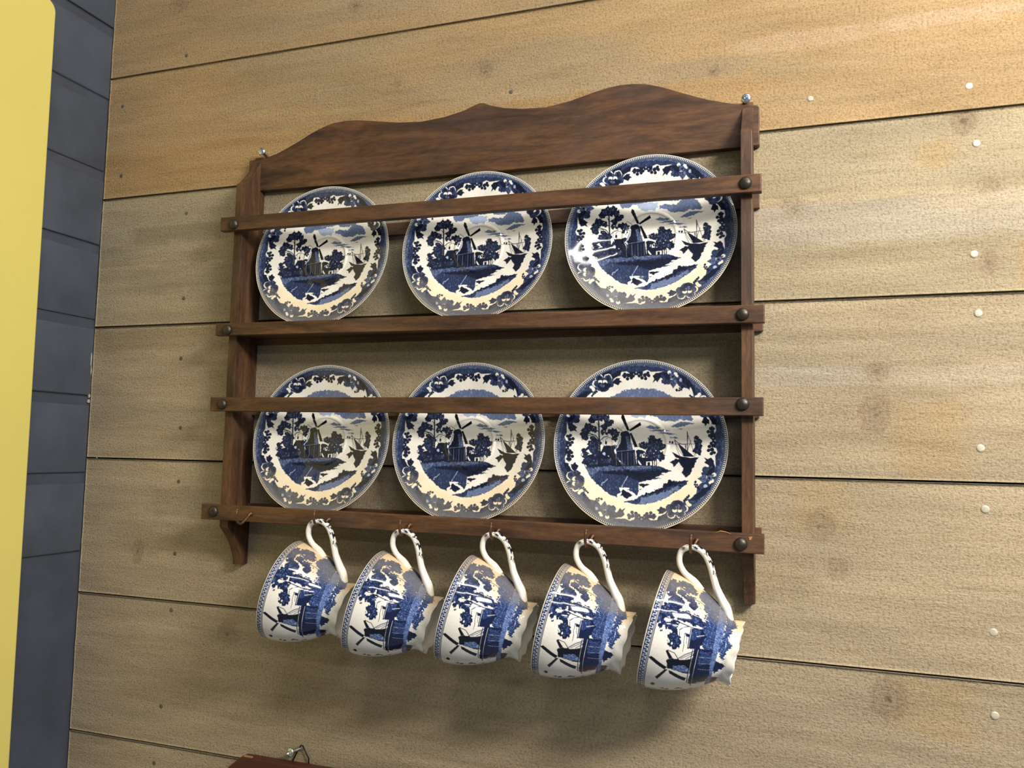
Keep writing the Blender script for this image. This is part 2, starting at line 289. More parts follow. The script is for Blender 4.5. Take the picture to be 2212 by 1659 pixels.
SCENE=[
('P','c',0.012,[(-0.348,0.569),(-0.234,0.628),(-0.138,0.66),(-0.004,0.675),(0.14,0.661),(0.263,0.626),(0.367,0.573),(0.471,0.519),(0.434,0.445),(0.282,0.431),(0.091,0.47),(-0.099,0.431),(-0.291,0.466),(-0.386,0.521)]),
('P','l',0.015,[(-0.173,0.428),(0.081,0.437),(0.089,0.388),(0.051,0.32),(-0.012,0.343),(-0.067,0.319),(-0.124,0.36)]),
('P','c',0.01,[(0.097,0.383),(0.176,0.405),(0.294,0.378),(0.357,0.43),(0.427,0.456),(0.543,0.408),(0.605,0.31),(0.575,0.283),(0.458,0.309),(0.404,0.282),(0.24,0.297),(0.177,0.339),(0.105,0.354)]),
('P','c',0.01,[(-0.371,0.439),(-0.363,0.399),(-0.324,0.375),(-0.252,0.385),(-0.213,0.413),(-0.093,0.432),(-0.134,0.476),(-0.332,0.48)]),
('P','c',0.008,[(0.052,0.217),(0.121,0.239),(0.207,0.22),(0.231,0.208),(0.145,0.195),(0.083,0.207)]),
('P','c',0.008,[(0.099,0.184),(0.2,0.193),(0.346,0.182),(0.278,0.166),(0.146,0.171)]),
('P','c',0.008,[(0.185,0.153),(0.301,0.161),(0.424,0.138),(0.347,0.135),(0.239,0.146)]),
('P','c',0.008,[(0.346,0.224),(0.392,0.251),(0.453,0.281),(0.546,0.274),(0.63,0.259),(0.546,0.238),(0.438,0.22)]),
('P','c',0.008,[(0.423,0.198),(0.469,0.204),(0.485,0.194),(0.446,0.192)]),
('P','c',0.008,[(0.325,0.103),(0.417,0.1),(0.44,0.08),(0.363,0.092)]),
('L','d',0.0,[(-0.106,0.015),(0.057,0.019)],0.0039),
('L','d',0.0,[(0.311,0.024),(0.7,0.021)],0.0039),
('C','d',0.004,[(0.342,0.045,0.012),(0.372,0.042,0.012),(-0.005,0.024,0.009),(0.018,0.03,0.011),(0.041,0.033,0.014)]),
('L','d',0.0,[(-0.405,0.012),(-0.407,0.06),(-0.384,0.089),(-0.337,0.086),(-0.274,0.072)],0.0039),
('L','d',0.0,[(-0.439,0.083),(-0.436,-0.005)],0.0031),
('P','d',0.002,[(-0.413,0.044),(-0.389,0.045),(-0.389,0.007),(-0.411,0.006)]),
('P','d',0.01,[(-0.643,-0.175),(-0.577,-0.123),(-0.441,-0.069),(-0.436,-0.009),(-0.31,-0.005),(-0.271,-0.0),(-0.261,-0.253),(-0.606,-0.277)]),
('L','w',0.0,[(-0.437,-0.006),(-0.31,-0.001)],0.007),
('C','l',0.01,[(-0.412,-0.107,0.019),(-0.493,-0.123,0.011),(-0.549,-0.146,0.009)]),
('P','w',0.002,[(-0.376,-0.13),(-0.361,-0.125),(-0.356,-0.149),(-0.373,-0.152)]),
('P','m',0.007,[(-0.673,-0.065),(-0.662,-0.128),(-0.641,-0.207),(-0.62,-0.278),(-0.591,-0.34),(-0.545,-0.401),(-0.487,-0.462),(-0.422,-0.514),(-0.341,-0.577),(-0.239,-0.619),(-0.194,-0.605),(-0.012,-0.582),(0.004,-0.534),(0.001,-0.433),(0.086,-0.407),(0.162,-0.389),(0.261,-0.376),(0.168,-0.362),(0.282,-0.332),(0.243,-0.322),(0.327,-0.302),(0.376,-0.291),(0.318,-0.274),(0.242,-0.242),(0.149,-0.233),(0.018,-0.241),(-0.293,-0.246),(-0.63,-0.27)]),
('P','g',0.012,[(-0.62,-0.278),(-0.293,-0.248),(0.018,-0.239),(0.156,-0.234),(0.242,-0.244),(0.134,-0.266),(-0.058,-0.282),(-0.29,-0.297),(-0.429,-0.299),(-0.496,-0.327),(-0.538,-0.393),(-0.591,-0.34)]),
('P','d',0.014,[(-0.443,-0.316),(-0.29,-0.305),(0.02,-0.3),(0.25,-0.279),(0.357,-0.289),(0.274,-0.313),(0.168,-0.366),(0.139,-0.394),(-0.006,-0.418),(-0.133,-0.351),(-0.288,-0.349),(-0.419,-0.343)]),
('L','l',0.01,[(-0.428,-0.482),(-0.397,-0.441),(-0.353,-0.407)],0.0108),
('L','l',0.008,[(-0.194,-0.495),(-0.167,-0.431),(-0.132,-0.359)],0.0093),
('P','w',0.008,[(-0.239,-0.623),(-0.241,-0.592),(-0.198,-0.546),(-0.228,-0.508),(-0.171,-0.494),(-0.102,-0.495),(-0.097,-0.513),(-0.131,-0.52),(-0.06,-0.553),(-0.016,-0.582),(0.014,-0.566),(0.041,-0.572),(0.005,-0.613),(-0.039,-0.634),(-0.115,-0.645),(-0.175,-0.651)]),
('P','d',0.01,[(-0.195,-0.59),(-0.186,-0.558),(-0.195,-0.538),(-0.169,-0.522),(-0.121,-0.551),(-0.05,-0.584),(-0.095,-0.597),(-0.124,-0.626),(-0.163,-0.608)]),
('P','d',0.007,[(0.003,-0.452),(0.041,-0.443),(0.126,-0.453),(0.096,-0.465),(0.073,-0.474),(0.063,-0.497),(0.043,-0.478),(0.016,-0.468)]),
('P','d',0.005,[(0.002,-0.507),(0.044,-0.502),(0.022,-0.518)]),
('P','m',0.009,[(-0.156,-0.66),(-0.039,-0.632),(0.041,-0.58),(0.176,-0.533),(0.265,-0.48),(0.346,-0.413),(0.391,-0.397),(0.437,-0.412),(0.558,-0.395),(0.567,-0.407),(0.515,-0.461),(0.456,-0.512),(0.375,-0.567),(0.265,-0.627),(0.131,-0.672),(0.002,-0.689),(-0.097,-0.677)]),
('P','c',0.02,[(0.035,-0.604),(0.186,-0.568),(0.335,-0.51),(0.484,-0.454),(0.456,-0.508),(0.375,-0.563),(0.264,-0.624),(0.13,-0.666),(0.002,-0.683)]),
('P','d',0.014,[(0.026,-0.588),(0.124,-0.55),(0.213,-0.501),(0.288,-0.48),(0.287,-0.449),(0.346,-0.401),(0.399,-0.397),(0.43,-0.416),(0.558,-0.395),(0.484,-0.446),(0.371,-0.463),(0.312,-0.51),(0.208,-0.552),(0.095,-0.578)]),
('P','d',0.009,[(0.347,-0.188),(0.399,-0.149),(0.445,-0.152),(0.672,-0.135),(0.635,-0.169),(0.65,-0.177),(0.614,-0.253),(0.6,-0.269),(0.586,-0.315),(0.542,-0.365),(0.487,-0.307),(0.508,-0.253),(0.469,-0.214),(0.446,-0.187),(0.416,-0.214),(0.398,-0.246),(0.385,-0.215)]),
('P','d',0.003,[(0.366,-0.067),(0.39,-0.079),(0.436,-0.106),(0.498,-0.125),(0.582,-0.138),(0.68,-0.133),(0.635,-0.158),(0.475,-0.156),(0.406,-0.125)]),
('P','d',0.002,[(0.43,0.03),(0.464,0.01),(0.511,-0.029),(0.627,-0.127),(0.505,-0.121),(0.473,-0.052)]),
('L','d',0.0,[(0.539,0.165),(0.542,0.056),(0.543,-0.122)],0.0077),
('L','d',0.0,[(0.539,0.159),(0.579,0.039),(0.631,-0.123)],0.0039),
('L','d',0.0,[(0.547,0.117),(0.548,0.078)],0.0039),
('L','d',0.0,[(0.393,0.074),(0.419,-0.021),(0.459,-0.117)],0.0039),
('L','d',0.0,[(0.393,0.074),(0.442,-0.036),(0.497,-0.114)],0.0039),
('L','d',0.0,[(0.393,0.074),(0.433,0.037),(0.487,0.019),(0.541,0.023)],0.0062),
('L','d',0.0,[(0.582,0.062),(0.549,-0.037),(0.543,-0.099)],0.0046),
('L','d',0.0,[(0.514,0.021),(0.535,-0.091)],0.0046),
('L','d',0.0,[(0.525,0.021),(0.523,-0.068)],0.0062),
('F','F',0.012,[(0.645,0.088,0.02),(0.651,0.053,0.027),(0.673,0.033,0.029),(0.663,0.007,0.031),(0.682,-0.024,0.022),(0.648,-0.047,0.035),(0.671,-0.07,0.029)]),
('L','d',0.0,[(-0.278,0.21),(-0.214,0.168)],0.0046),
('P','d',0.003,[(-0.225,0.158),(-0.174,0.173),(-0.141,0.167),(-0.122,0.129),(-0.107,0.034),(-0.081,-0.053),(-0.059,-0.053),(-0.036,-0.239),(-0.292,-0.254),(-0.31,-0.081),(-0.269,-0.048),(-0.233,0.032),(-0.223,0.096),(-0.236,0.128)]),
('P','g',0.006,[(-0.172,0.105),(-0.142,0.113),(-0.122,0.066),(-0.087,-0.052),(-0.143,-0.061),(-0.153,0.018)]),
('P','l',0.003,[(-0.234,0.084),(-0.241,0.032),(-0.27,-0.032),(-0.288,-0.07),(-0.301,-0.068),(-0.271,-0.0)]),
('L','d',0.0,[(-0.235,0.096),(-0.263,0.0),(-0.307,-0.073)],0.0031),
('L','l',0.0,[(-0.299,-0.077),(-0.061,-0.05)],0.0031),
('L','l',0.001,[(-0.278,-0.083),(-0.267,-0.237)],0.0031),
('L','l',0.001,[(-0.213,-0.082),(-0.202,-0.236)],0.0031),
('L','l',0.001,[(-0.142,-0.081),(-0.133,-0.233)],0.0031),
('L','l',0.001,[(-0.068,-0.079),(-0.059,-0.232)],0.0031),
('L','g',0.0,[(-0.173,-0.093),(-0.167,-0.234)],0.0031),
('L','g',0.0,[(-0.103,-0.092),(-0.097,-0.233)],0.0031),
('P','k',0.001,[(-0.223,0.37),(-0.201,0.357),(-0.13,0.179),(-0.154,0.173),(-0.232,0.327)]),
('P','k',0.001,[(-0.134,0.183),(-0.008,0.278),(0.006,0.241),(-0.125,0.164)]),
('P','k',0.001,[(-0.126,0.144),(-0.104,0.147),(-0.023,-0.018),(-0.065,-0.02)]),
('L','l',0.0,[(-0.151,0.173),(-0.145,0.157)],0.0046),
('P','d',0.006,[(-0.041,-0.059),(0.001,-0.054),(0.052,-0.065),(0.159,-0.164),(0.156,-0.234),(-0.036,-0.239)]),
('P','w',0.001,[(0.026,-0.105),(0.048,-0.082),(0.1,-0.123),(0.092,-0.138),(0.023,-0.14)]),
('P','d',0.001,[(0.037,-0.097),(0.053,-0.096),(0.055,-0.124),(0.04,-0.124)]),
('P','w',0.001,[(0.075,-0.186),(0.14,-0.18),(0.145,-0.228),(0.076,-0.23)]),
('P','d',0.001,[(0.09,-0.193),(0.121,-0.191),(0.122,-0.231),(0.093,-0.232)]),
('P','w',0.001,[(-0.019,-0.164),(0.027,-0.228),(0.006,-0.228),(-0.018,-0.199)]),
('P','l',0.003,[(0.002,-0.097),(0.022,-0.097),(0.011,-0.128),(-0.004,-0.129)]),
('C','d',0.004,[(-0.019,-0.066,0.02)]),
('L','d',0.0,[(-0.494,0.287),(-0.485,0.141),(-0.479,0.047),(-0.458,-0.16)],0.0155),
('L','d',0.0,[(-0.483,0.056),(-0.524,0.106),(-0.595,0.128)],0.0093),
('L','d',0.0,[(-0.547,0.113),(-0.61,0.102)],0.007),
('L','d',0.0,[(-0.471,0.047),(-0.428,0.09),(-0.381,0.106)],0.0077),
('L','d',0.0,[(-0.487,0.208),(-0.448,0.234)],0.0062),
('L','d',0.0,[(-0.491,0.224),(-0.519,0.265)],0.0054),
('F','F',0.012,[(-0.438,0.366,0.029),(-0.544,0.327,0.04),(-0.473,0.332,0.046),(-0.41,0.313,0.039),(-0.377,0.25,0.037),(-0.35,0.279,0.025),(-0.42,0.221,0.032),(-0.579,0.284,0.032),(-0.612,0.212,0.034),(-0.642,0.152,0.04),(-0.672,0.108,0.026),(-0.573,0.188,0.032),(-0.64,0.079,0.028),(-0.529,0.169,0.026),(-0.446,0.149,0.026),(-0.41,0.141,0.022),(-0.319,0.151,0.039),(-0.286,0.124,0.037),(-0.301,0.081,0.029),(-0.363,0.161,0.02),(-0.505,0.365,0.026)]),
('F','F',0.012,[(-0.551,0.062,0.032),(-0.556,0.006,0.048),(-0.499,0.025,0.034),(-0.534,-0.057,0.056),(-0.581,-0.044,0.031),(-0.648,-0.079,0.029),(-0.63,-0.134,0.037),(-0.596,-0.188,0.046),(-0.508,-0.12,0.046),(-0.633,-0.215,0.023),(-0.511,-0.216,0.046),(-0.419,-0.195,0.039),(-0.563,-0.243,0.031),(-0.357,-0.193,0.046)]),
('F','F',0.012,[(0.134,0.079,0.036),(0.212,0.045,0.042),(0.26,-0.004,0.036),(0.119,0.016,0.042),(0.046,-0.009,0.031),(0.183,-0.025,0.049),(0.121,-0.064,0.04),(0.215,-0.103,0.048),(0.25,-0.139,0.032),(0.153,-0.134,0.042),(0.098,-0.105,0.034),(0.01,-0.007,0.015)]),
('L','d',0.001,[(0.146,-0.142),(0.152,-0.28)],0.0085),
('L','d',0.001,[(0.169,-0.143),(0.176,-0.283)],0.0085),
('L','d',0.001,[(0.192,-0.144),(0.198,-0.283)],0.0085),
('C','l',0.003,[(0.183,-0.055,0.007)])]
BORDER=[
('P','m',0.006,[(-0.563,0.863),(-0.388,0.911),(-0.195,0.921),(-0.051,0.925),(0.14,0.908),(0.33,0.866),(0.434,0.835),(0.592,0.709),(0.62,0.569),(0.555,0.645),(0.434,0.807),(0.283,0.849),(0.093,0.862),(-0.051,0.84),(-0.214,0.855),(-0.329,0.811),(-0.445,0.748),(-0.579,0.716),(-0.646,0.685),(-0.609,0.793)]),
('P','d',0.004,[(-0.46,0.838),(-0.387,0.858),(-0.344,0.863),(-0.363,0.806),(-0.445,0.795)]),
('P','d',0.004,[(-0.351,0.82),(-0.291,0.859),(-0.231,0.878),(-0.224,0.845),(-0.291,0.793),(-0.344,0.785)]),
('P','w',0.002,[(-0.301,0.777),(-0.243,0.812),(-0.233,0.855),(-0.166,0.864),(-0.113,0.831),(-0.156,0.841),(-0.214,0.831),(-0.243,0.787)]),
('P','w',0.002,[(0.016,0.826),(0.026,0.863),(0.074,0.881),(0.121,0.857),(0.254,0.861),(0.188,0.837),(0.14,0.819),(0.092,0.806),(0.083,0.844),(0.045,0.844)]),
('C','d',0.002,[(-0.19,0.834,0.017),(-0.192,0.803,0.019),(-0.157,0.778,0.019),(-0.113,0.791,0.019),(-0.147,0.819,0.023),(-0.123,0.822,0.019)]),
('C','d',0.002,[(0.083,0.846,0.017),(0.091,0.814,0.019),(0.054,0.781,0.019),(0.011,0.79,0.019),(0.045,0.818,0.021),(-0.022,0.812,0.019),(-0.089,0.812,0.017)]),
('P','d',0.004,[(-0.137,0.855),(-0.056,0.864),(0.026,0.854),(0.016,0.807),(-0.056,0.822),(-0.123,0.808)]),
('C','l',0.001,[(-0.056,0.853,0.009),(-0.085,0.831,0.007),(-0.024,0.833,0.007)]),
('P','d',0.004,[(-0.334,0.75),(-0.291,0.783),(-0.243,0.787),(-0.251,0.765),(-0.219,0.741),(-0.248,0.732),(-0.264,0.701),(-0.291,0.714),(-0.32,0.726)]),
('C','w',0.004,[(-0.493,0.783,0.049),(-0.389,0.785,0.049),(-0.536,0.717,0.038)]),
('C','m',0.006,[(-0.491,0.777,0.041),(-0.385,0.779,0.041),(-0.449,0.705,0.083),(-0.363,0.716,0.043),(-0.521,0.717,0.034),(-0.42,0.667,0.04),(-0.483,0.67,0.038)]),
('C','d',0.012,[(-0.452,0.69,0.055),(-0.487,0.777,0.024),(-0.385,0.779,0.023),(-0.387,0.701,0.028),(-0.444,0.654,0.023)]),
('P','w',0.002,[(-0.507,0.729),(-0.498,0.756),(-0.474,0.764),(-0.456,0.752),(-0.456,0.724),(-0.483,0.732)]),
('P','w',0.002,[(-0.447,0.724),(-0.449,0.752),(-0.43,0.765),(-0.401,0.758),(-0.392,0.725),(-0.421,0.737)]),
('C','g',0.01,[(-0.454,0.7,0.024)]),
('C','d',0.002,[(-0.452,0.719,0.009)]),
('P','w',0.003,[(-0.607,0.681),(-0.584,0.696),(-0.55,0.676),(-0.535,0.64),(-0.564,0.62),(-0.578,0.649),(-0.602,0.662)]),
('P','w',0.003,[(-0.673,0.573),(-0.635,0.594),(-0.578,0.61),(-0.521,0.602),(-0.578,0.572),(-0.644,0.56)]),
('C','d',0.005,[(-0.521,0.626,0.013),(-0.54,0.607,0.013),(-0.559,0.59,0.013),(-0.573,0.572,0.012)]),
('P','d',0.003,[(0.138,0.813),(0.178,0.842),(0.269,0.847),(0.231,0.794),(0.192,0.737),(0.171,0.758),(0.135,0.733),(0.154,0.775)]),
('C','m',0.006,[(0.268,0.807,0.034),(0.278,0.749,0.036),(0.32,0.736,0.028),(0.462,0.741,0.038),(0.49,0.759,0.019)]),
('P','g',0.003,[(0.33,0.764),(0.415,0.761),(0.424,0.724),(0.374,0.665),(0.339,0.717)]),
('L','d',0.0,[(0.377,0.763),(0.377,0.67)],0.0047),
('P','d',0.006,[(0.235,0.845),(0.321,0.852),(0.358,0.782),(0.33,0.755),(0.283,0.784)]),
('C','w',0.003,[(0.332,0.846,0.023),(0.401,0.822,0.024),(0.422,0.803,0.015)]),
('C','g',0.004,[(0.368,0.8,0.032),(0.335,0.833,0.011)]),
('C','d',0.002,[(0.37,0.794,0.013)]),
('C','l',0.004,[(0.462,0.755,0.021)]),
('C','d',0.004,[(0.415,0.643,0.014),(0.443,0.638,0.012),(0.466,0.647,0.012),(0.482,0.665,0.012),(0.492,0.687,0.012),(0.471,0.672,0.011),(0.448,0.663,0.011)]),
('P','d',0.004,[(0.434,0.83),(0.49,0.805),(0.564,0.747),(0.62,0.661),(0.628,0.578),(0.583,0.635),(0.565,0.627),(0.518,0.702),(0.49,0.713),(0.471,0.769)])]
CUPART=[
('F','F',0.0012,[(0.01825,0.01017,0.00493),(0.02459,0.00987,0.00397),(0.01571,0.01483,0.00397),(0.0124,0.02016,0.00524),(0.01488,0.02494,0.00397),(0.02234,0.01789,0.00365),(0.02915,0.0089,0.00207),(0.01982,0.02067,0.00397)]),
('F','F',0.0012,[(0.03309,0.01463,0.00493),(0.03734,0.01245,0.00413),(0.03211,0.01895,0.00365),(0.03712,0.00874,0.00175),(0.04335,0.0078,0.00493),(0.04757,0.00773,0.00365),(0.04186,0.01148,0.00365),(0.04034,0.01585,0.00365),(0.05293,0.00942,0.00238),(0.04897,0.01881,0.0035),(0.04944,0.01342,0.00207),(0.04895,0.01004,0.00238),(0.03824,0.01785,0.00318)]),
('F','F',0.0012,[(0.02455,0.02551,0.00365),(0.02763,0.02928,0.00365),(0.02489,0.02304,0.0027),(0.02662,0.02705,0.00318)]),
('F','F',0.0012,[(0.04141,0.02227,0.00365),(0.0396,0.02651,0.00365),(0.04075,0.03077,0.00286),(0.03926,0.03446,0.00429),(0.04015,0.03892,0.00286),(0.05784,0.02275,0.00381),(0.06046,0.02216,0.00238),(0.05956,0.02558,0.00207),(0.05648,0.01995,0.00238),(0.05447,0.02171,0.00238)]),
('P','F2',0.0012,[(0.01471,0.02998),(0.00966,0.03189),(0.00017,0.03412),(-0.00283,0.04032),(0.00519,0.04853),(0.02396,0.0495),(0.03809,0.05055),(0.0523,0.05174),(0.06337,0.05154),(0.05868,0.04635),(0.05767,0.04327),(0.05219,0.04064),(0.05173,0.03426),(0.04658,0.03339),(0.04381,0.04001),(0.03781,0.04136),(0.03379,0.03869),(0.02776,0.04043),(0.02657,0.03594),(0.02076,0.03704),(0.01922,0.03267)]),
('P','d',0.0004,[(0.04628,0.03158),(0.04381,0.04001),(0.04775,0.0438),(0.06009,0.04156),(0.06129,0.03287),(0.05257,0.03185)]),
('P','m',0.001,[(0.04707,0.03218),(0.04475,0.03893),(0.05072,0.0406),(0.05471,0.03346)]),
('P','w',0.0001,[(0.05684,0.04114),(0.0561,0.0427),(0.0587,0.04317),(0.05911,0.04179)]),
('L','d',0.0,[(0.04658,0.03168),(0.06097,0.03279)],0.000426),
('L','w',0.0,[(0.04672,0.03221),(0.06014,0.03337)],0.000355),
('L','d',0.0,[(0.05102,0.0287),(0.05107,0.0314)],0.000355),
('P','d',0.0002,[(0.05121,0.02909),(0.05114,0.03176),(0.05287,0.03193),(0.05313,0.02975)]),
('L','d',0.0003,[(0.05102,0.0287),(0.0562,0.02859),(0.05973,0.02988),(0.0644,0.02971)],0.000355),
('L','d',0.0,[(0.05307,0.03033),(0.05862,0.03155)],0.000284),
('L','d',0.0,[(0.02269,0.02782),(0.02182,0.03281),(0.02137,0.03763)],0.000568),
('L','w',0.0,[(0.0195,0.0251),(0.02021,0.02767),(0.01584,0.03075)],0.000426),
('L','d',0.0,[(0.04522,0.01248),(0.04534,0.02129),(0.0456,0.03239),(0.04381,0.04001)],0.000568),
('L','d',0.0,[(0.05044,0.02379),(0.04769,0.02627),(0.04546,0.03029)],0.000568),
('L','w',0.0,[(0.03586,0.02548),(0.03573,0.03327),(0.03401,0.04307)],0.000426),
('L','w',0.0,[(0.02016,0.01473),(0.01948,0.01977)],0.000426),
('L','w',0.0,[(0.01788,0.01494),(0.01992,0.01919)],0.000355),
('L','d',0.0,[(0.0351,0.01872),(0.04253,0.02023)],0.000426),
('L','w',0.0,[(0.04625,0.01112),(0.04421,0.02087),(0.04431,0.03059)],0.000355),
('L','d',0.0,[(0.05129,0.02407),(0.05468,0.02517),(0.05733,0.02461)],0.000426),
('L','w',0.0,[(0.05061,0.03727),(0.04763,0.04243)],0.000426),
('L','w',0.0,[(0.03522,0.04021),(0.02928,0.0409)],0.000426),
('P','F2',0.0012,[(-0.00111,0.05077),(-0.01255,0.05487),(-0.00391,0.05878),(0.01307,0.064),(0.02044,0.06453),(0.02483,0.06107),(0.03507,0.06125),(0.04097,0.05956),(0.04699,0.06322),(0.05706,0.06076),(0.0671,0.05985),(0.06405,0.05719),(0.05376,0.05459),(0.03988,0.0555),(0.02282,0.05618)]),
('P','d',0.0012,[(0.06881,0.05386),(0.07051,0.05803),(0.07345,0.06212),(0.08042,0.05899),(0.08656,0.05571),(0.07862,0.05343)]),
('P','d',0.0012,[(0.08925,0.0535),(0.09687,0.05901),(0.11771,0.05536),(0.11734,0.0516)]),
('P','T',0.0003,[(0.00704,0.04766),(-0.00144,0.05116),(0.01922,0.05556),(0.03988,0.0555),(0.05356,0.05501),(0.06982,0.05458),(0.08809,0.05433),(0.11755,0.05333),(0.11734,0.05),(0.08427,0.05151),(0.06351,0.05084),(0.0495,0.05017),(0.03514,0.04946),(0.02459,0.04906)]),
('L','d',0.0,[(0.00766,0.04781),(0.02459,0.04906),(0.03514,0.04946),(0.0495,0.05017),(0.06351,0.05084),(0.08427,0.05151),(0.11734,0.05)],0.000355),
('P','d',0.0004,[(0.05977,0.03734),(0.05753,0.05116),(0.06539,0.05064),(0.08721,0.05225),(0.09741,0.05013),(0.09723,0.0393),(0.09255,0.03808),(0.08268,0.03869),(0.06763,0.03803)]),
('P','m',0.001,[(0.06081,0.04171),(0.06089,0.05051),(0.07307,0.05168),(0.07423,0.04341)]),
('P','k',0.0004,[(0.0728,0.01973),(0.07078,0.02298),(0.07068,0.03102),(0.06876,0.03823),(0.08266,0.04005),(0.08193,0.03384),(0.07938,0.0247),(0.07888,0.02134)]),
('P','g',0.0007,[(0.07595,0.02489),(0.07505,0.03427),(0.08075,0.03865),(0.08101,0.03248),(0.07891,0.02528)]),
('L','w',0.0,[(0.06045,0.03749),(0.10334,0.03783)],0.000284),
('L','w',0.0,[(0.06033,0.04066),(0.10716,0.04097)],0.000284),
('L','k',0.0,[(0.06135,0.03674),(0.09373,0.03736)],0.000568),
('L','k',0.0,[(0.06059,0.03974),(0.10133,0.04041)],0.000568),
('L','w',0.0,[(0.06664,0.04158),(0.06604,0.05073)],0.000213),
('L','w',0.0,[(0.07215,0.04251),(0.07274,0.05165)],0.000213),
('L','w',0.0,[(0.07785,0.04325),(0.07984,0.05237)],0.000213),
('L','w',0.0,[(0.11239,0.04456),(0.09582,0.04513),(0.10189,0.05004)],0.000284),
('L','k',0.0004,[(0.09374,0.03749),(0.09895,0.04418),(0.09845,0.05129)],0.000709),
('P','k',0.0001,[(0.07357,0.00624),(0.0724,0.00842),(0.07816,0.02112),(0.08047,0.01969),(0.07429,0.00706)]),
('P','k',0.0001,[(0.06633,0.01769),(0.06545,0.01893),(0.07014,0.02372),(0.07175,0.02152)]),
('P','k',0.0001,[(0.08004,0.02201),(0.0907,0.01558),(0.08857,0.01376),(0.08009,0.02004)]),
('P','k',0.0001,[(0.08049,0.02274),(0.08107,0.0249),(0.08761,0.03653),(0.0911,0.03562),(0.08317,0.02379)]),
('L','k',0.0,[(0.06556,0.01896),(0.06652,0.02438),(0.07079,0.02836)],0.000426),
('L','m',0.0,[(0.06975,0.02829),(0.06579,0.03261),(0.06256,0.03765)],0.000638),
('L','k',0.0,[(0.07,0.02962),(0.06409,0.03733)],0.000355),
('L','m',0.0,[(0.06952,0.03337),(0.06549,0.03762)],0.000497),
('C','d',0.0008,[(0.10421,0.03144,0.00191),(0.10579,0.03388,0.00127),(0.10552,0.02347,0.00175),(0.10384,0.02028,0.00127),(0.09824,0.01258,0.00175),(0.11184,0.03704,0.00159),(0.10805,0.03996,0.00143)])]
# ------------------------------------------------------------------ plank wall
wall = obj('wall_back', *box(0.0, 1.6, 0.016, 0.03, -0.78, 0.78, 0), GAPM); wall['kind'] = 'structure'
SEAMS = [-0.778, -0.622, -0.4662, -0.3108, -0.1550, 0.0003, 0.1562, 0.3080, 0.463, 0.618, 0.775]
TONE = [(0.68, 0.62, 0.52)] * 2 + [(0.685, 0.625, 0.525), (0.70, 0.64, 0.535), (0.69, 0.63, 0.525), (0.675, 0.625, 0.52), (0.685, 0.585, 0.435), (0.675, 0.58, 0.44), (0.69, 0.59, 0.44), (0.67, 0.58, 0.44)]
# (x, z, rx, rz, strength) knots ; all seen on the boards
KNOTS = [(0.4946, 0.2506, .006, .006, .8), (0.4885, 0.254, .010, .007, .35), (0.9267, 0.1475, .008, .010, .9), (0.9418, 0.0258, .0055, .009, .7), (0.7904, 0.0843, .008, .008, .4), (0.8544, -0.0999, .011, .014, .75), (0.8567, -0.0646, .008, .008, .5), (0.8095, -0.1942, .010, .013, .6), (0.823, -0.231, .008, .008, .5), (0.8612, -0.333, .012, .015, .75), (0.3375, 0.3455, .006, .006, .8), (0.0971, 0.3866, .012, .008, .5), (0.2115, -0.34, .013, .012, .5), (0.0832, -0.2588, .007, .012, .7), (0.7211, 0.2184, .006, .005, .8), (0.3928, 0.2508, .004, .005, .6), (0.7169, 0.19, .005, .003, .4), (0.9434, 0.0904, .008, .006, .5), (0.30, -0.52, .01, .01, .6), (1.2, 0.2, .01, .012, .7), (1.3, -0.1, .012, .012, .7), (0.44, 0.06, .01, .01, .5)]
# (x0, x1, z0, z1, sRGB colour, strength, ragged) wide stains and pale strips that belong to the boards
BANDS = [(0.0, 0.20, 0.0700, 0.0722, (0.78, 0.72, 0.58), .8, .0015), (0.0, 0.21, 0.0735, 0.0760, (0.55, 0.50, 0.40), .5, .002), (0.76, 1.6, 0.0925, 0.0940, (0.82, 0.74, 0.58), .8, .0015), (0.80, 1.6, -0.2440, -0.2405, (0.78, 0.72, 0.60), .5, .002),
         (0.74, 0.85, 0.229, 0.246, (0.74, 0.645, 0.53), .7, .004), (0.862, 1.0, 0.233, 0.2465, (0.75, 0.655, 0.55), .7, .004),
         (0.74, 1.02, 0.048, 0.086, (0.70, 0.665, 0.60), .8, .005), (0.74, 0.93, 0.087, 0.0905, (0.80, 0.72, 0.58), .6, .002), (0.90, 1.6, 0.072, 0.09, (0.76, 0.70, 0.60), .6, .006),
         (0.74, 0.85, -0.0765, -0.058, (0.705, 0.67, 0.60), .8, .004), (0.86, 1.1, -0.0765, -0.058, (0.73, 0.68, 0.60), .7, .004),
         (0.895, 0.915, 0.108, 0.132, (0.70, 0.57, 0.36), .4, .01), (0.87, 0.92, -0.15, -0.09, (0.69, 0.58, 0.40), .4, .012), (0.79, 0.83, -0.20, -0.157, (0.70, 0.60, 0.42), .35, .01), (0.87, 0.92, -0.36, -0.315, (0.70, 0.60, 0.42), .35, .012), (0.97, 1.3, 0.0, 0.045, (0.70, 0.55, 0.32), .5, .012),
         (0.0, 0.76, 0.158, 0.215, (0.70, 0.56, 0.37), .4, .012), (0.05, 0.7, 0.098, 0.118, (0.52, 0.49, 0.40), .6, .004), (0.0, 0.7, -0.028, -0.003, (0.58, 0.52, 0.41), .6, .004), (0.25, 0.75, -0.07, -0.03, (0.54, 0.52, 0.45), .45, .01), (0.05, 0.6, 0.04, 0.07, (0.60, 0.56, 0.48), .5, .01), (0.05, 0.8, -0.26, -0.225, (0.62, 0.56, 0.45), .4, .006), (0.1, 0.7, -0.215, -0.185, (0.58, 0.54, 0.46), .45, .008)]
planks = []
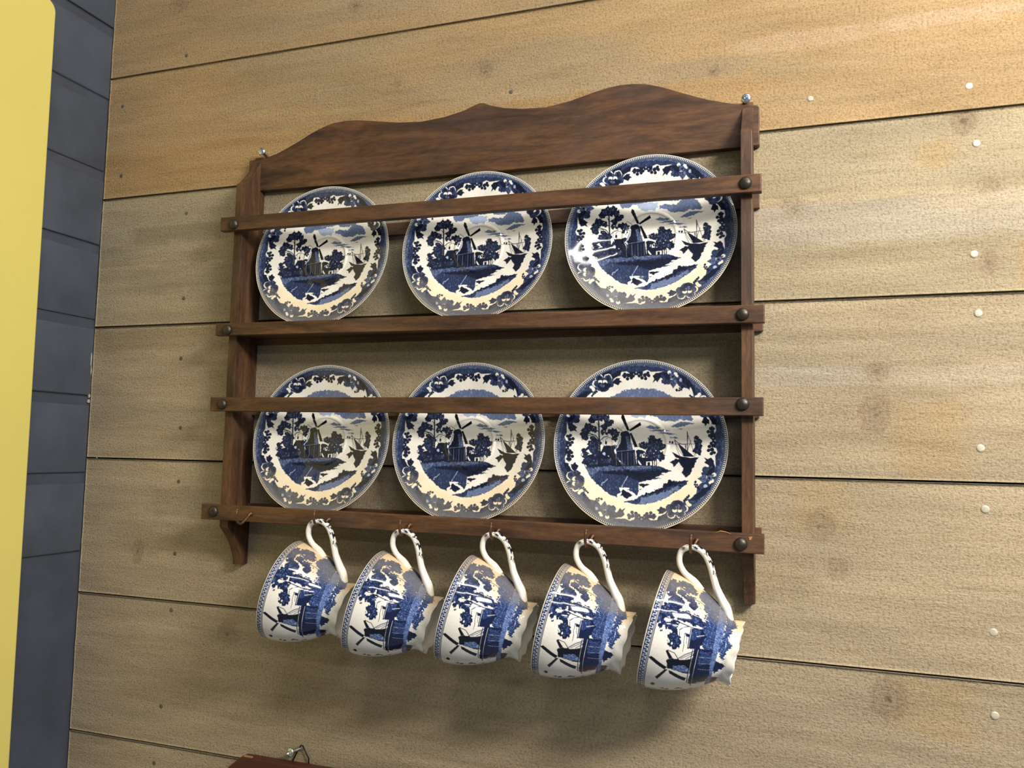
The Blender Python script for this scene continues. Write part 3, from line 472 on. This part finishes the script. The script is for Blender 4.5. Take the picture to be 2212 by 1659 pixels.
for i in range(len(SEAMS) - 1):
    z0, z1 = SEAMS[i] + 0.0007, SEAMS[i + 1] - 0.0007; x0, x1 = 0.0005, 1.6
    nx, nz = (660, 72) if 1 <= i <= 7 else (200, 20)
    xs = np.linspace(x0, x1, nx); zs = np.linspace(z0 + .0003, z1 - .0003, nz)
    X, Z = np.meshgrid(xs, zs, indexing='ij')
    col = np.empty(X.shape + (3,)); col[:] = TONE[i]
    n = vnoise(X / .12 + i * 9, Z / .02, 20 + i, 4); col *= (1 + (n[..., None] - .5) * .14)
    n = vnoise(X / .3 + i * 5, Z / .05, 40 + i, 3); g = sstep(n, .52, .75)[..., None] * .35; col = col * (1 - g) + np.array((0.60, 0.57, 0.49)) * g
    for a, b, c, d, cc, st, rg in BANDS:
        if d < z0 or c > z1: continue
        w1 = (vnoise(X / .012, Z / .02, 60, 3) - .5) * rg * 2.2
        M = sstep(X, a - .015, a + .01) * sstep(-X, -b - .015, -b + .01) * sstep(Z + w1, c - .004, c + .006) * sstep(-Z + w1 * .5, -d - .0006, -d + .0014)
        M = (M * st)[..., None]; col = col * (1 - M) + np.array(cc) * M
    dep = (vnoise(X / .06, Z / .012, 80 + i, 3) - .5) * .0009
    for kx, kz, rx, rz, st in KNOTS:
        if not (z0 - rz < kz < z1 + rz): continue
        q = np.hypot((X - kx) / rx, (Z - kz) / rz) + (vnoise(X / .004, Z / .004, 5, 2) - .5) * .5
        halo = np.exp(-((X - kx) / (rx * 3.2)) ** 2 - ((Z - kz) / (rz * 1.5)) ** 2)[..., None] * .25 * st; col = col * (1 - halo) + np.array((0.56, 0.50, 0.42)) * halo
        M = (sstep(-q, -1.1, -.75) * st * .55)[..., None]; cc = np.array((0.56, 0.49, 0.41)) * (1 + .12 * np.sin(q * 9))[..., None]; col = col * (1 - M) + cc * M
        M = (np.exp(-((q - 1.0) / .16) ** 2) * st * .30)[..., None]; col = col * (1 - M) + np.array((0.40, 0.29, 0.20)) * M
        M = (sstep(-q, -.28, -.12) * st * .6)[..., None]; col = col * (1 - M) + np.array((0.28, 0.19, 0.14)) * M
        dep += np.exp(-q ** 2 * 1.5) * .0005
    front = np.stack([X, dep, Z], -1).reshape(-1, 3)
    # rim loop pushed back for the chamfer and the depth of the board
    idx = np.arange(nx * nz).reshape(nx, nz); loop = np.concatenate([idx[:-1, 0], idx[-1, :-1], idx[:0:-1, -1], idx[0, :0:-1]])
    L = front[loop]; cx, cz = (x0 + x1) / 2, (z0 + z1) / 2
    def ring(y, e): 
        r = L.copy(); r[:, 1] = y; r[:, 2] += np.sign(r[:, 2] - cz) * np.where(np.abs(np.abs(r[:, 2] - cz) - (z1 - z0) / 2 + .0003) < 1e-5, e, 0); return r
    V = np.concatenate([front, ring(.0004, .0003), ring(.0158, .0003)]); m = len(loop); B1 = nx * nz; B2 = B1 + m
    k = np.arange(m); k2 = (k + 1) % m
    Q = np.concatenate([grid_faces(nx, nz), np.stack([loop[k], B1 + k, B1 + k2, loop[k2]], -1)[:, ::-1] * 1, np.stack([B1 + k, B2 + k, B2 + k2, B1 + k2], -1)[:, ::-1]])
    cl = np.concatenate([col.reshape(-1, 3), col.reshape(-1, 3)[loop] * .8, col.reshape(-1, 3)[loop] * .7])
    ca = np.ones((len(V), 4)); ca[:, :3] = lin(np.clip(cl, 0, 1))
    c0 = np.array((x0, 0, (z0 + z1) / 2)); V = V - c0
    me = fast_mesh('plank', V, Q, PLANK, ('stain', ca))
    o = bpy.data.objects.new('plank', me); COL.objects.link(o); o.parent = wall; o.location = Vector(c0) - wall.location; planks.append((z0, z1, o))
def on_plank(z):
    for a, b, o in planks:
        if a - .002 <= z <= b + .002: return o
hb = None
def nail(x, z, r, m, depth=0.0006):
    global hb
    prof = [(0, 0.0001), (0, r * .55), (-.0001, r * .85), (-.0006, r), (-.003, r)]
    fr = ((x, -depth, z), (0, -1, 0), (1, 0, 0), (0, 0, 1)); V, F = revolve([(t, rr) for t, rr in prof], 14, fr); F.append(tuple(range(14)))
    return obj('nail_head', V, F, m, on_plank(z), True)
for x, z in [(0.8057, 0.1819), (0.9311, 0.177), (0.9355, 0.1268), (0.9315, 0.033), (0.9334, -0.0166), (0.9324, -0.127), (0.9345, -0.176), (0.9379, -0.2727), (0.9373, -0.337)]: nail(x, z, .0033 if x > .9 else .0027, NAILW)
for x, z in [(0.1135, 0.322), (0.0216, 0.2709), (0.0261, 0.1839), (0.1261, 0.13), (0.1288, 0.0303), (0.1295, -0.0392), (0.1341, -0.1184), (0.1356, -0.1787), (0.1358, -0.2588), (0.1349, -0.3208), (0.1282, -0.4254), (0.5223, 0.2245), (0.123, -0.4863)]: nail(x, z, .0026, HOLE, 0.0003)
# ------------------------------------------------------------------ painted brick wall on the left
wl = obj('wall_left', *box(-0.12, -0.0019, -1.3, 0.016, -0.80, 0.80, 0), MORTAR); wl['kind'] = 'structure'
PITCH = 0.0909; JZ = 0.2815
bl = 0.2140; bh = PITCH - 0.011; bmesh_cache = {}
for r in range(-6, 6):
    zt = JZ + r * PITCH; top = zt + PITCH - .0005
    y = 0.0 if r % 2 else 0.095; y1 = y
    while y1 > -1.25:
        a = max(y1 - bl, -1.29); b = min(y1 - 0.0075 if y1 < 0 else y1, 0.0)
        if b - a > .02:
            bm = bmesh.new(); V, F = box(-0.02, random.uniform(-.0002, .0006), a, b, zt + .0005, zt + bh, .0016)
            V = [(v[0] + (random.uniform(-.0002, .0003) if v[0] > -.01 else 0), v[1], v[2] + random.uniform(-.0005, .0005)) for v in V]; bm.free()
            o = obj('brick', V, F, BRICK, wl, True, loc=(0, (a + b) / 2, zt + bh / 2))
        y1 -= bl + .0085
for y, z, ry, rz in ((-.003, -.040, .0008, .010), (-.0022, -.052, .0007, .005), (-.0025, -.082, .0016, .0025), (-.003, -.0885, .0020, .0022)):
    pts = [(y + ry * math.cos(k * .7) * random.uniform(.6, 1.2), z + rz * math.sin(k * .7) * random.uniform(.6, 1.2)) for k in range(9)]
    obj('paint_chip', *prism(pts, 'x', -.0004, .0011, 0), NAILW, wl)
# ------------------------------------------------------------------ yellow board standing against the brick wall
Y = []; rr = .012; zt = 0.3500; yf = -0.0962
for k in range(9):
    a = math.pi / 2 * k / 8; Y.append((yf - rr + rr * math.sin(a), zt - rr + rr * math.cos(a)))
Y += [(yf + .0082, -0.66), (-0.75, -0.66), (-0.75, zt)]
yb = obj('yellow_board', *prism(Y, 'x', 0.0012, 0.0170, .0014), YELLOW, None, False, loc=(0.009, -0.40, -0.66))
yb['label'] = 'tall plain yellow board with rounded top corner against the dark blue brick wall'; yb['category'] = 'board'
# ------------------------------------------------------------------ plate rack
RK = thing('plate_rack', 'dark stained wooden plate rack with wavy crest board, four front rails and bronze studs', 'rack', (0.487, 0, -0.2634))
side = [(0, -0.2634), (-0.0115, -0.2634), (-0.0125, -0.2560), (-0.0150, -0.2490), (-0.0195, -0.2410), (-0.0255, -0.2330), (-0.0315, -0.2265), (-0.036, -0.2220), (-0.036, 0.1440), (-0.0300, 0.1485), (-0.0235, 0.1560), (-0.0170, 0.1640), (-0.0115, 0.1720), (-0.0080, 0.1790), (-0.0062, 0.1835), (0, 0.1835)]
for x0, x1, k in ((0.2223, 0.2326, 0), (0.7476, 0.7572, 1)):
    s2 = [(y, z if z < .17 or not k else z - .001) for y, z in side]
    s = obj('side_board', *prism(s2, 'x', x0, x1, .0006), WOODZ, RK, loc=((x0 + x1) / 2, 0, -0.26))
CR = [(0.2165, 0.1450), (0.2165, 0.1805), (0.2298, 0.1814), (0.2395, 0.1822), (0.252, 0.1850), (0.2655, 0.1900), (0.2828, 0.1974), (0.2943, 0.2030), (0.3057, 0.2074), (0.3140, 0.2100), (0.3227, 0.2118), (0.336, 0.2127), (0.351, 0.2119), (0.3733, 0.2083), (0.4007, 0.2035), (0.4275, 0.2014), (0.4535, 0.2033), (0.4739, 0.2072), (0.4864, 0.2116), (0.4910, 0.2131), (0.4965, 0.2127), (0.504, 0.2092), (0.5189, 0.2047), (0.5385, 0.2016), (0.5624, 0.2003), (0.5858, 0.2035), (0.6133, 0.2100), (0.6240, 0.2120), (0.6358, 0.2131), (0.6480, 0.2126), (0.6601, 0.2109), (0.6754, 0.2060), (0.6968, 0.1967), (0.7177, 0.1883), (0.7383, 0.1822), (0.755, 0.1788), (0.7608, 0.1777), (0.7624, 0.1760), (0.7624, 0.1415), (0.7612, 0.1405), (0.62, 0.1402), (0.49, 0.1408), (0.35, 0.1428)]
obj('crest_board', *prism(CR, 'y', -0.0088, -0.0006, .0007), WOODX, RK, loc=(0.487, 0, 0.15))
RAILS = [(0.2106, 0.7651, 0.1062, 0.0913, 0.1027, 0.0869), (0.2112, 0.7670, -0.0087, -0.0216, -0.0102, -0.0256), (0.2090, 0.7657, -0.0870, -0.1016, -0.0883, -0.1037), (0.2048, 0.7658, -0.1984, -0.2141, -0.2011, -0.2172)]
STUDS = [((0.2280, 0.0971), (0.7521, 0.0952)), ((0.2265, -0.0162), (0.7495, -0.0180)), ((0.2248, -0.0945), (0.7493, -0.0939)), ((0.2206, -0.2056), (0.7474, -0.2096))]
rails = []
for (a, b, zl1, zl0, zr1, zr0), st in zip(RAILS, STUDS):
    V, F = prism([(a, zl0), (b, zr0), (b, zr1), (a, zl1)], 'y', -0.0440, -0.0362, .0008)
    rl = obj('front_rail', V, F, WOODX, RK, loc=((a + b) / 2, -.04, (zl0 + zr1) / 2)); rails.append(rl)
    for x, z in st:
        rs = .0054 if x > .5 else .0056
        pr = [(-.0005, rs * .80), (.0000, rs * .98), (.0007, rs)] + [(.0007 + .0036 * math.sin(t * math.pi / 16), rs * math.cos(t * math.pi / 16)) for t in range(1, 8)] + [(.0043, .0001)]
        V, F = revolve(pr, 24, ((x, -0.0440, z), (0, -1, 0), (1, 0, 0), (0, 0, 1))); F.append(tuple(range(23, -1, -1)))
        obj('stud', V, F, BRONZE, rl, True)
for a, b, z1, z0 in ((0.2195, 0.7622, 0.0975, 0.0842), (0.2195, 0.7646, -0.0125, -0.0272), (0.2180, 0.7611, -0.0895, -0.1042), (0.2150, 0.7625, -0.1990, -0.2130)):
    obj('back_rail', *box(a, b, -0.0052, -0.0006, z0, z1, .0006), WOODX, RK, loc=((a + b) / 2, 0, z0))
obj('shelf', *box(0.2328, 0.7474, -0.0362, -0.0054, -0.0212, -0.0133, .0005), WOODX, RK, loc=(.49, -.02, -.02))
obj('shelf', *box(0.2328, 0.7474, -0.0362, -0.0054, -0.2138, -0.2058, .0005), WOODX, RK, loc=(.49, -.02, -.21))
# ------------------------------------------------------------------ saucers
PR = 0.078
def pdepth(r): 
    return np.interp(r, [0, .27, .290, .305, .32, .345, .42, .50, .72, .93, .975, 1.0], [.0104, .0104, .0101, .0093, .0093, .0101, .0098, .0086, .0047, .0010, .0001, .0003])
N = 500
t = np.linspace(-1, 1, N + 1); A, B = np.meshgrid(t, t, indexing='ij')
with np.errstate(divide='ignore', invalid='ignore'):
    big = np.abs(A) > np.abs(B); r_ = np.where(big, A, B); ph = np.where(big, np.pi / 4 * np.nan_to_num(B / A), np.pi / 2 - np.pi / 4 * np.nan_to_num(A / B))
U = r_ * np.cos(ph); V_ = r_ * np.sin(ph); RR = np.hypot(U, V_); TH = np.arctan2(V_, U)
cv = Canvas(-1.01, -1.01, 1.01, 1.01, 2.02 / 1650, 1.0, PAL)
CR_ = np.hypot(cv.X, cv.Y); CT = np.arctan2(cv.Y, cv.X)
cv.draw(SCENE)
# outside the round picture the glaze is bare (picture clipped to its circle), then the printed border
edge_n = cv.N1 * .012
out = CR_ + edge_n > 0.735; cv.C[out] = PAL['w']
full = (slice(0, cv.nx), slice(0, cv.ny))
W = full; M = (CR_ > 0.835 + .02 * np.sin(CT * 24) + edge_n) & (CR_ < .957); cv.put(W, M, 'm')
M = (CR_ > 0.925 + cv.N2 * .03) & (CR_ < .957); cv.put(W, M, 'g')
for q in range(4): cv.draw(BORDER, q * math.pi / 2)
for a, b, c in ((.951, .956, 'd'), (.956, .961, 'l'), (.961, .966, 'd'), (.966, 1.2, 'w')): cv.put(W, (CR_ >= a) & (CR_ < b), c)
tooth = (np.cos(CT * 280) > .1) & (CR_ > .964) & (CR_ < .988); cv.put(W, tooth, 'd'); cv.put(W, (CR_ > .986) & (CR_ < .991), 'm')
C = cv.sample(U, V_)
nz_ = vnoise(U / .12, V_ / .12, 31, 3)
ys = sstep(-V_ + (nz_ - .5) * .35, .22, .62) * sstep(RR, .55, .74)
lum = C.mean(-1)[..., None]
C = C * (1 - .9 * ys[..., None] * sstep(lum, .5, .8)) + (C * np.array((0.99, 0.925, 0.80))) * .9 * ys[..., None] * sstep(lum, .5, .8)
dust = sstep(-V_ - .25 * U + (nz_ - .5) * .3, .45, .85) * sstep(RR, .66, .80) * (1 - sstep(RR, .962, .975))
dk = (1 - sstep(lum, .45, .8)) * dust[..., None] * .72; C = C * (1 - dk) + np.array((0.43, 0.415, 0.40)) * dk
sp = vnoise(U / .006, V_ / .006, 33, 2); C = C * (1 - (sstep(sp, .86, .95) * .3)[..., None] * np.array((.3, .5, .8)))
flute = .00022 * np.cos(TH * 12) * sstep(RR, .34, .5) * (1 - sstep(RR, .75, .95))
D = pdepth(RR) + flute
top = np.stack([U * PR, D, V_ * PR], -1).reshape(-1, 3)
n1 = N + 1; idx = np.arange(n1 * n1).reshape(n1, n1); loop = np.concatenate([idx[:-1, 0], idx[-1, :-1], idx[:0:-1, -1], idx[0, :0:-1]]); m = len(loop)
L = top[loop]; back = []
for rad, dep in ((1.0, .0012), (.99, .0022), (.93, .0034), (.72, .0072), (.52, .0108), (.42, .0120), (.41, .0136), (.37, .0136), (.36, .0122), (.18, .0122), (.002, .0122)):
    b_ = L * [rad, 0, rad]; b_[:, 1] = dep; back.append(b_)
V = np.concatenate([top] + back); Q = [grid_faces(n1, n1)]; k = np.arange(m); k2 = (k + 1) % m; prev = loop
for i in range(len(back)):
    cur = n1 * n1 + i * m + k; Q.append(np.stack([prev[k], cur[k], cur[k2], prev[k2]], -1)[:, ::-1]); prev = cur
Q = np.concatenate(Q)[:, ::-1]
ca = np.zeros((len(V), 4)); ca[:, :3] = lin(PAL['w']); ca[:n1 * n1, :3] = lin(np.clip(C, 0, 1)).reshape(-1, 3); ca[:n1 * n1, 3] = (np.maximum(dust * .55, ys * .25)).ravel()
SM = fast_mesh('saucer', V, Q, GLAZE, ('glaze', ca))
TILT = 0.15
SAUC = [(0.3214, .0643, .030, 'saucer at the left end of the upper shelf of the rack'), (0.4959, .0643, .02, 'saucer in the middle of the upper shelf of the rack'), (0.6658, .0643, .045, 'saucer at the right end of the upper shelf of the rack'),
        (0.3291, -.1282, .04, 'saucer at the left end of the lower shelf of the rack'), (0.4918, -.1282, .021, 'saucer in the middle of the lower shelf of the rack'), (0.6579, -.1282, .027, 'saucer at the right end of the lower shelf of the rack')]
for x, z, yaw, lab in SAUC:
    o = bpy.data.objects.new('saucer', SM); COL.objects.link(o); o['label'] = 'blue windmill ' + lab; o['category'] = 'saucer'; o['group'] = 'saucers on the plate rack'
    cy, sy, ct, st_ = math.cos(yaw), math.sin(yaw), math.cos(TILT), math.sin(TILT)
    u = Vector((cy, sy, 0)); v = Vector((-sy * st_, cy * st_, ct)); w_ = u.cross(v)
    if w_.y < 0: w_ = -w_
    o.matrix_world = Matrix(((u.x, w_.x, v.x, x), (u.y, w_.y, v.y, -0.0215), (u.z, w_.z, v.z, z), (0, 0, 0, 1)))
# ------------------------------------------------------------------ cups
H = 0.0683
PROF = [(0, .0480), (.006, .0477), (.015, .0465), (.025, .0438), (.035, .0398), (.045, .0345), (.052, .0298), (.057, .0262), (.060, .0248), (.063, .0251), (.0683, .0257)]
ps = np.array(catmull(PROF, 10)); 
cc = Canvas(-.002, -.001, .128, .070, .13 / 2100, .078, PALC)
cc.draw(CUPART)
Tt = cc.Y; Th = cc.X / .04
W = (slice(0, cc.nx), slice(0, cc.ny))
cc.put(W, (Tt < .0062), 'w'); cc.put(W, (Tt > .0009) & (Tt < .0048), 'm')
key = np.cos(Th * 84); kk = np.where(key > 0, .0041, .0019); cc.put(W, (np.abs(Tt - kk) < .0003) & (Tt < .005), 'w'); cc.put(W, (np.abs(key) < .30) & (Tt > .0018) & (Tt < .0043), 'w'); cc.put(W, (Tt > .0008) & (Tt < .0013), 'd')
cc.put(W, (Tt > .0052) & (Tt < .0056), 'd'); cc.put(W, (Tt > .0060) & (Tt < .0064), 'd')
na, nt_ = 760, 230
ths = np.linspace(-np.pi, np.pi, na, endpoint=False); tt = np.linspace(0.0004, H, nt_); TH2, TT = np.meshgrid(ths, tt, indexing='ij')
RRc = np.interp(TT, ps[:, 0], ps[:, 1])
foot = sstep(TT, .0585, H); wav = foot * (.0009 * np.cos(TH2 * 10 + .6)); RRc = RRc + wav - .00025 * np.cos(TH2 * 10 + .6) * sstep(TT, .02, .05)
zoff = foot * .0008 * np.cos(TH2 * 10 + .6)
C = cc.sample(np.abs(TH2) * .04, TT)
nzc = vnoise(TH2 / .35 + 20, TT / .012, 51, 3)
up = np.abs(TH2)
st1 = sstep(-up + (nzc - .5) * .5, -.95, -.35); lum = C.mean(-1)[..., None]
li = sstep(lum, .5, .8); g1 = (st1[..., None] * li) * .85; C = C * (1 - g1) + np.array((0.80, 0.69, 0.53)) * g1
g2 = st1[..., None] * (1 - li) * .72; C = C * (1 - g2) + np.array((0.44, 0.42, 0.41)) * g2
st2 = (sstep(-up + (nzc - .5) * .6, -1.5, -.4) * sstep(TT, .04, .058))[..., None] * .55 * li; C = C * (1 - st2) + np.array((0.86, 0.74, 0.55)) * st2
sp = vnoise(TH2 / .03 + 40, TT / .0012, 53, 2); C = C * (1 - (sstep(sp, .87, .95) * .45)[..., None] * np.array((.25, .5, .7)))
P3 = np.stack([RRc * np.cos(TH2), RRc * np.sin(TH2), TT + zoff], -1).reshape(-1, 3)
V = [P3]; Q = [grid_faces(na, nt_, 0, True)]
k = np.arange(na); k2 = (k + 1) % na; base = na * nt_
def addring(rad, z, wv=0.0):
    r = rad + wv * np.cos(ths * 10 + .6); V.append(np.stack([r * np.cos(ths), r * np.sin(ths), np.full(na, z) + wv * .6 * np.cos(ths * 10 + .6)], -1))
# foot: hollow underside
prev = k * nt_ + nt_ - 1
for rad, z, wv in ((.0252, H + .0006, .0010), (.0240, H + .0003, .0010), (.0225, H - .003, .0006), (.0215, H - .0065, 0), (.018, H - .0070, 0), (.002, H - .0070, 0), (.0001, H - .0070, 0)):
    addring(rad, z, wv); cur = base + k; Q.append(np.stack([prev[k], prev[k2], cur[k2], cur[k]], -1)); prev = cur; base += na
# rim and inside
prev = k * nt_
for j, (z, rad) in enumerate([(-.0001, .0477), (-.0002, .0472), (.0002, .0468), (.006, .0461), (.015, .0449), (.025, .0421), (.035, .0380), (.045, .0325), (.052, .0270), (.056, .0200), (.0575, .0120), (.058, .0001)]):
    addring(rad, z); cur = base + k; Q.append(np.stack([prev[k], cur[k], cur[k2], prev[k2]], -1)); prev = cur; base += na
V = np.concatenate(V); Q = np.concatenate(Q)
ca = np.zeros((len(V), 4)); ca[:, :3] = lin(PALC['w']); ca[:na * nt_, :3] = lin(np.clip(C, 0, 1)).reshape(-1, 3); ca[:na * nt_, 3] = (st1 * .7).ravel()
CM = fast_mesh('cup_body', V, Q, GLAZE, ('glaze', ca))
# handle (local frame: z along the axis from rim to foot, x towards the handle)
hp = [(0.0300, 0.0395), (0.0243, 0.0443), (0.0185, 0.0478), (0.0133, 0.0512), (0.0092, 0.0560), (0.0075, 0.0618), (0.0086, 0.0678), (0.0140, 0.0717), (0.0205, 0.0722), (0.0270, 0.0690), (0.0331, 0.0616), (0.0376, 0.0534), (0.0422, 0.0452), (0.0487, 0.0368), (0.0535, 0.0312), (0.0575, 0.0235)]
hc = catmull([(r, 0, t_) for t_, r in hp], 10); nh = len(hc)
rad = np.interp(np.linspace(0, 1, nh), [0, .09, .16, .3, .6, .78, .90, 1], [.0040, .0036, .0025, .0025, .0026, .0029, .0040, .0036])
hv, hf = tube(hc, list(rad), 24, 1.25, (0, 1, 0)); hv = np.array(hv)
ctr = np.repeat(np.array(hc), 24, 0); arc = np.repeat(np.linspace(0, 1, nh), 24); outw = np.einsum('ij,ij->i', (hv - ctr) / np.maximum(np.linalg.norm(hv - ctr, axis=1, keepdims=True), 1e-9), np.stack([np.gradient(np.array(hc)[:, 2]), 0 * np.arange(nh), -np.gradient(np.array(hc)[:, 0])], -1).repeat(24, 0) / np.maximum(np.linalg.norm(np.gradient(np.array(hc), axis=0), axis=1), 1e-9).repeat(24)[:, None])
leaf = vnoise(arc / .022 + 3, outw / .35 + 9, 71, 2); lm = (np.abs(outw) > 9)
msk = sstep(leaf + .30 * (outw - .25), .58, .64) * sstep(arc, .38, .44) * (1 - sstep(arc, .70, .76)); 
hcol = np.ones((len(hv), 4)) * 0; hcol[:, :3] = PALC['w']; hcol[:, :3] = hcol[:, :3] * (1 - msk[:, None]) + np.array(PALC['k']) * msk[:, None] * 1.3
sn = sstep(vnoise(arc / .05, outw, 72, 2) * .6 + sstep(-arc, -.2, -.02) * .5 + sstep(arc, .9, 1) * .4, .5, .9)[:, None] * .6; hcol[:, :3] = hcol[:, :3] * (1 - sn) + hcol[:, :3] * np.array((.95, .85, .70)) * sn
hcol[:, :3] = lin(np.clip(hcol[:, :3], 0, 1))
HM = bpy.data.meshes.new('handle'); HM.from_pydata(hv.tolist(), [], hf); HM.polygons.foreach_set('use_smooth', [True] * len(HM.polygons)); HM.materials.append(GLAZE)
bm = bmesh.new(); bm.from_mesh(HM); bmesh.ops.recalc_face_normals(bm, faces=bm.faces); bm.to_mesh(HM); bm.free()
a_ = HM.color_attributes.new('glaze', 'FLOAT_COLOR', 'POINT'); a_.data.foreach_set('color', hcol.astype(np.float32).ravel())
HOOKX = [0.2671, 0.3584, 0.4462, 0.5352, 0.6226, 0.7120]
HOOKZ = [-0.2061, -0.2075, -0.2087, -0.2090, -0.2098, -0.2085]
CUPS = [(0.3216, -0.0601, -0.2747, 0.1153, 0.2479, 'hanging at the left end of the row of five'), (0.4122, -0.0613, -0.2787, 0.1110, 0.2700, 'second from the left in the hanging row'), (0.5019, -0.0599, -0.2775, 0.0895, 0.2598, 'hanging in the middle of the row of five'),
        (0.5895, -0.0578, -0.2800, 0.0320, 0.2333, 'fourth from the left in the hanging row, its foot uncovered'), (0.6778, -0.0580, -0.2797, 0.0120, 0.2300, 'hanging at the right end, near the right side board')]
hang = []
for x, y, z, yaw, pit, lab in CUPS:
    a = Vector((math.cos(pit) * math.cos(yaw), math.cos(pit) * math.sin(yaw), -math.sin(pit))); u = Vector((math.sin(pit) * math.cos(yaw), math.sin(pit) * math.sin(yaw), math.cos(pit))); w_ = a.cross(u)
    t_ = thing('teacup', 'blue windmill teacup ' + lab, 'teacup', (0, 0, 0), 'teacups hanging under the plate rack')
    # local x = u (handle side), local y = w (towards the viewer), local z = a (towards the foot)
    t_.matrix_world = Matrix(((u.x, w_.x, a.x, x), (u.y, w_.y, a.y, y), (u.z, w_.z, a.z, z), (0, 0, 0, 1)))
    for nm, me in (('body', CM), ('handle', HM)):
        o = bpy.data.objects.new(nm, me); COL.objects.link(o); o.parent = t_
    top_ = Vector((x, y, z)) + a * .0155 + u * (.0722 - .0026); hang.append(top_)
# ------------------------------------------------------------------ cup hooks screwed into the bottom rail
for i, (hx, hz) in enumerate(zip(HOOKX, HOOKZ)):
    rad = .0013
    if i == 0: by, bz, cx = -.0590, -.2148, hx - .0006
    else:
        h = hang[i - 1]; by, bz, cx = h.y, h.z - rad - .0002, h.x
    d = cx - hx
    path = [(hx, -.0400, hz), (hx, -.0462, hz), (hx + d * .3, -.0485, hz - .0022), (hx + d * .7, (by + -.0495) / 2, (hz + bz) / 2 - .0020), (cx, by, bz), (cx, by - .0042, bz + .0010), (cx, by - .0074, bz + .0048), (cx + .0004, by - .0086, bz + .0098), (cx + .0008, by - .0082, bz + .0150)]
    pp = catmull(path, 6); n = len(pp); hv_, hf_ = tube([tuple(p) for p in pp], [rad * (1 if j < n - 4 else .8) for j in range(n)], 10)
    hk = obj('cup_hook', hv_, hf_, COPPER, rails[3] if False else RK, True, loc=(hx, -.044, hz))
    V, F = revolve([(-.001, .0012), (-.0004, .0021), (.0008, .0024), (.0022, .0021), (.0032, .0013), (.0036, .0010)], 14, ((hx, -.0440, hz), (0, -1, 0), (1, 0, 0), (0, 0, 1))); F.append(tuple(range(13, -1, -1))); F.append(tuple(range(70, 84)))
    obj('collar', V, F, COPPER, hk, True)
# pale splits on the bottom rail
V, F = tube([(0.7275, -.0441, -.2013), (0.7310, -.0443, -.1999), (0.7350, -.0441, -.2004), (0.7395, -.0441, -.2018)], [.0002, .0005, .0004, .0002], 6); obj('splinter', V, F, CHIP, rails[3])
V, F = prism([(0.7535, -.2035), (.7568, -.2030), (.7555, -.2058), (.7542, -.2062)], 'y', -.0443, -.0438, 0); obj('chip', V, F, CHIP, rails[3])
# ------------------------------------------------------------------ screws
def screw(name, label, head, r, base, parent=None):
    h = Vector(head); b = Vector(base); ax = (h - b).normalized(); u = ax.orthogonal().normalized(); w_ = ax.cross(u)
    t_ = thing(name, label, 'screw', base, 'zinc screws in the plank wall')
    # head with a cross recess: dome revolved, its inner part pressed in along two bars
    bm = bmesh.new(); n = 48; rings = [(-.0018, .35), (-.0016, .8), (-.0004, 1.0), (.0004, .97), (.0011, .84), (.0015, .66), (.0017, .5), (.0018, .38), (.00185, .28), (.0019, .18), (.0019, .09)]
    vs = []
    for zt_, q in rings:
        row = []
        for k in range(n):
            th = 2 * math.pi * k / n; px, py = q * math.cos(th), q * math.sin(th)
            dd = -.0013 if (q < .62 and (abs(px) < .13 or abs(py) < .13)) else 0
            row.append(bm.verts.new(h + ax * (zt_ + dd) + (u * px + w_ * py) * r))
        vs.append(row)
    for i in range(len(rings) - 1):
        for k in range(n): bm.faces.new((vs[i][k], vs[i][(k + 1) % n], vs[i + 1][(k + 1) % n], vs[i + 1][k]))
    bm.faces.new(vs[0][::-1]); bm.faces.new(vs[-1]); V, F = dump(bm); obj('head', V, F, ZINC, t_)
    m_ = 60; L = (h - b).length + .012; path = [h - ax * (L * k / m_) for k in range(m_ + 1)]
    V, F = tube([tuple(p) for p in path], [r * (.42 if k % 3 else .52) for k in range(m_ + 1)], 10); obj('threaded_shank', V, F, ZINC, t_, True)
    return t_
screw('screw', 'bright zinc cross-head screw above the left side board of the rack', (0.2350, -.0125, .1879), .0043, (0.2345, .0, .1868))
screw('screw', 'bright zinc cross-head screw above the right side board of the rack', (0.7512, -.0110, .1843), .0044, (0.7522, .0, .1850))
screw('screw', 'bright zinc cross-head screw holding the wire loop of the red-brown plaque', (0.3055, -.0150, -.4452), .0046, (0.3085, .0, -.4458))
# ------------------------------------------------------------------ red-brown plaque below, only its top in the frame
PQ = thing('wall_plaque', 'red-brown lacquered plaque with a clipped corner hanging below the rack at the bottom edge', 'plaque', (0.37, 0, -0.60))
pts = [(0.185, -0.510), (0.2425, -0.4605), (0.2480, -0.4580), (0.50, -0.4580), (0.55, -0.505), (0.55, -0.70), (0.50, -0.745), (0.245, -0.745), (0.185, -0.70)]
obj('board', *prism(pts, 'y', -0.0135, -0.0030, .0014), PLAQUE, PQ)
obj('chipped_edge', *prism([(0.2475, -.4588), (0.2590, -.4588), (0.2580, -.4572), (0.2488, -.4572)], 'y', -.0128, -.0105, .0002), CHIP, PQ)
V, F = tube([(0.3000, -.0022, -.4600), (0.3062, -.0028, -.4480), (0.3100, -.0028, -.4418), (0.3120, -.0028, -.4421), (0.3155, -.0030, -.4470), (0.3200, -.0032, -.4535), (0.3196, -.0024, -.4600)], .0007, 8)
obj('wire_loop', V, F, WIRE, PQ, True)
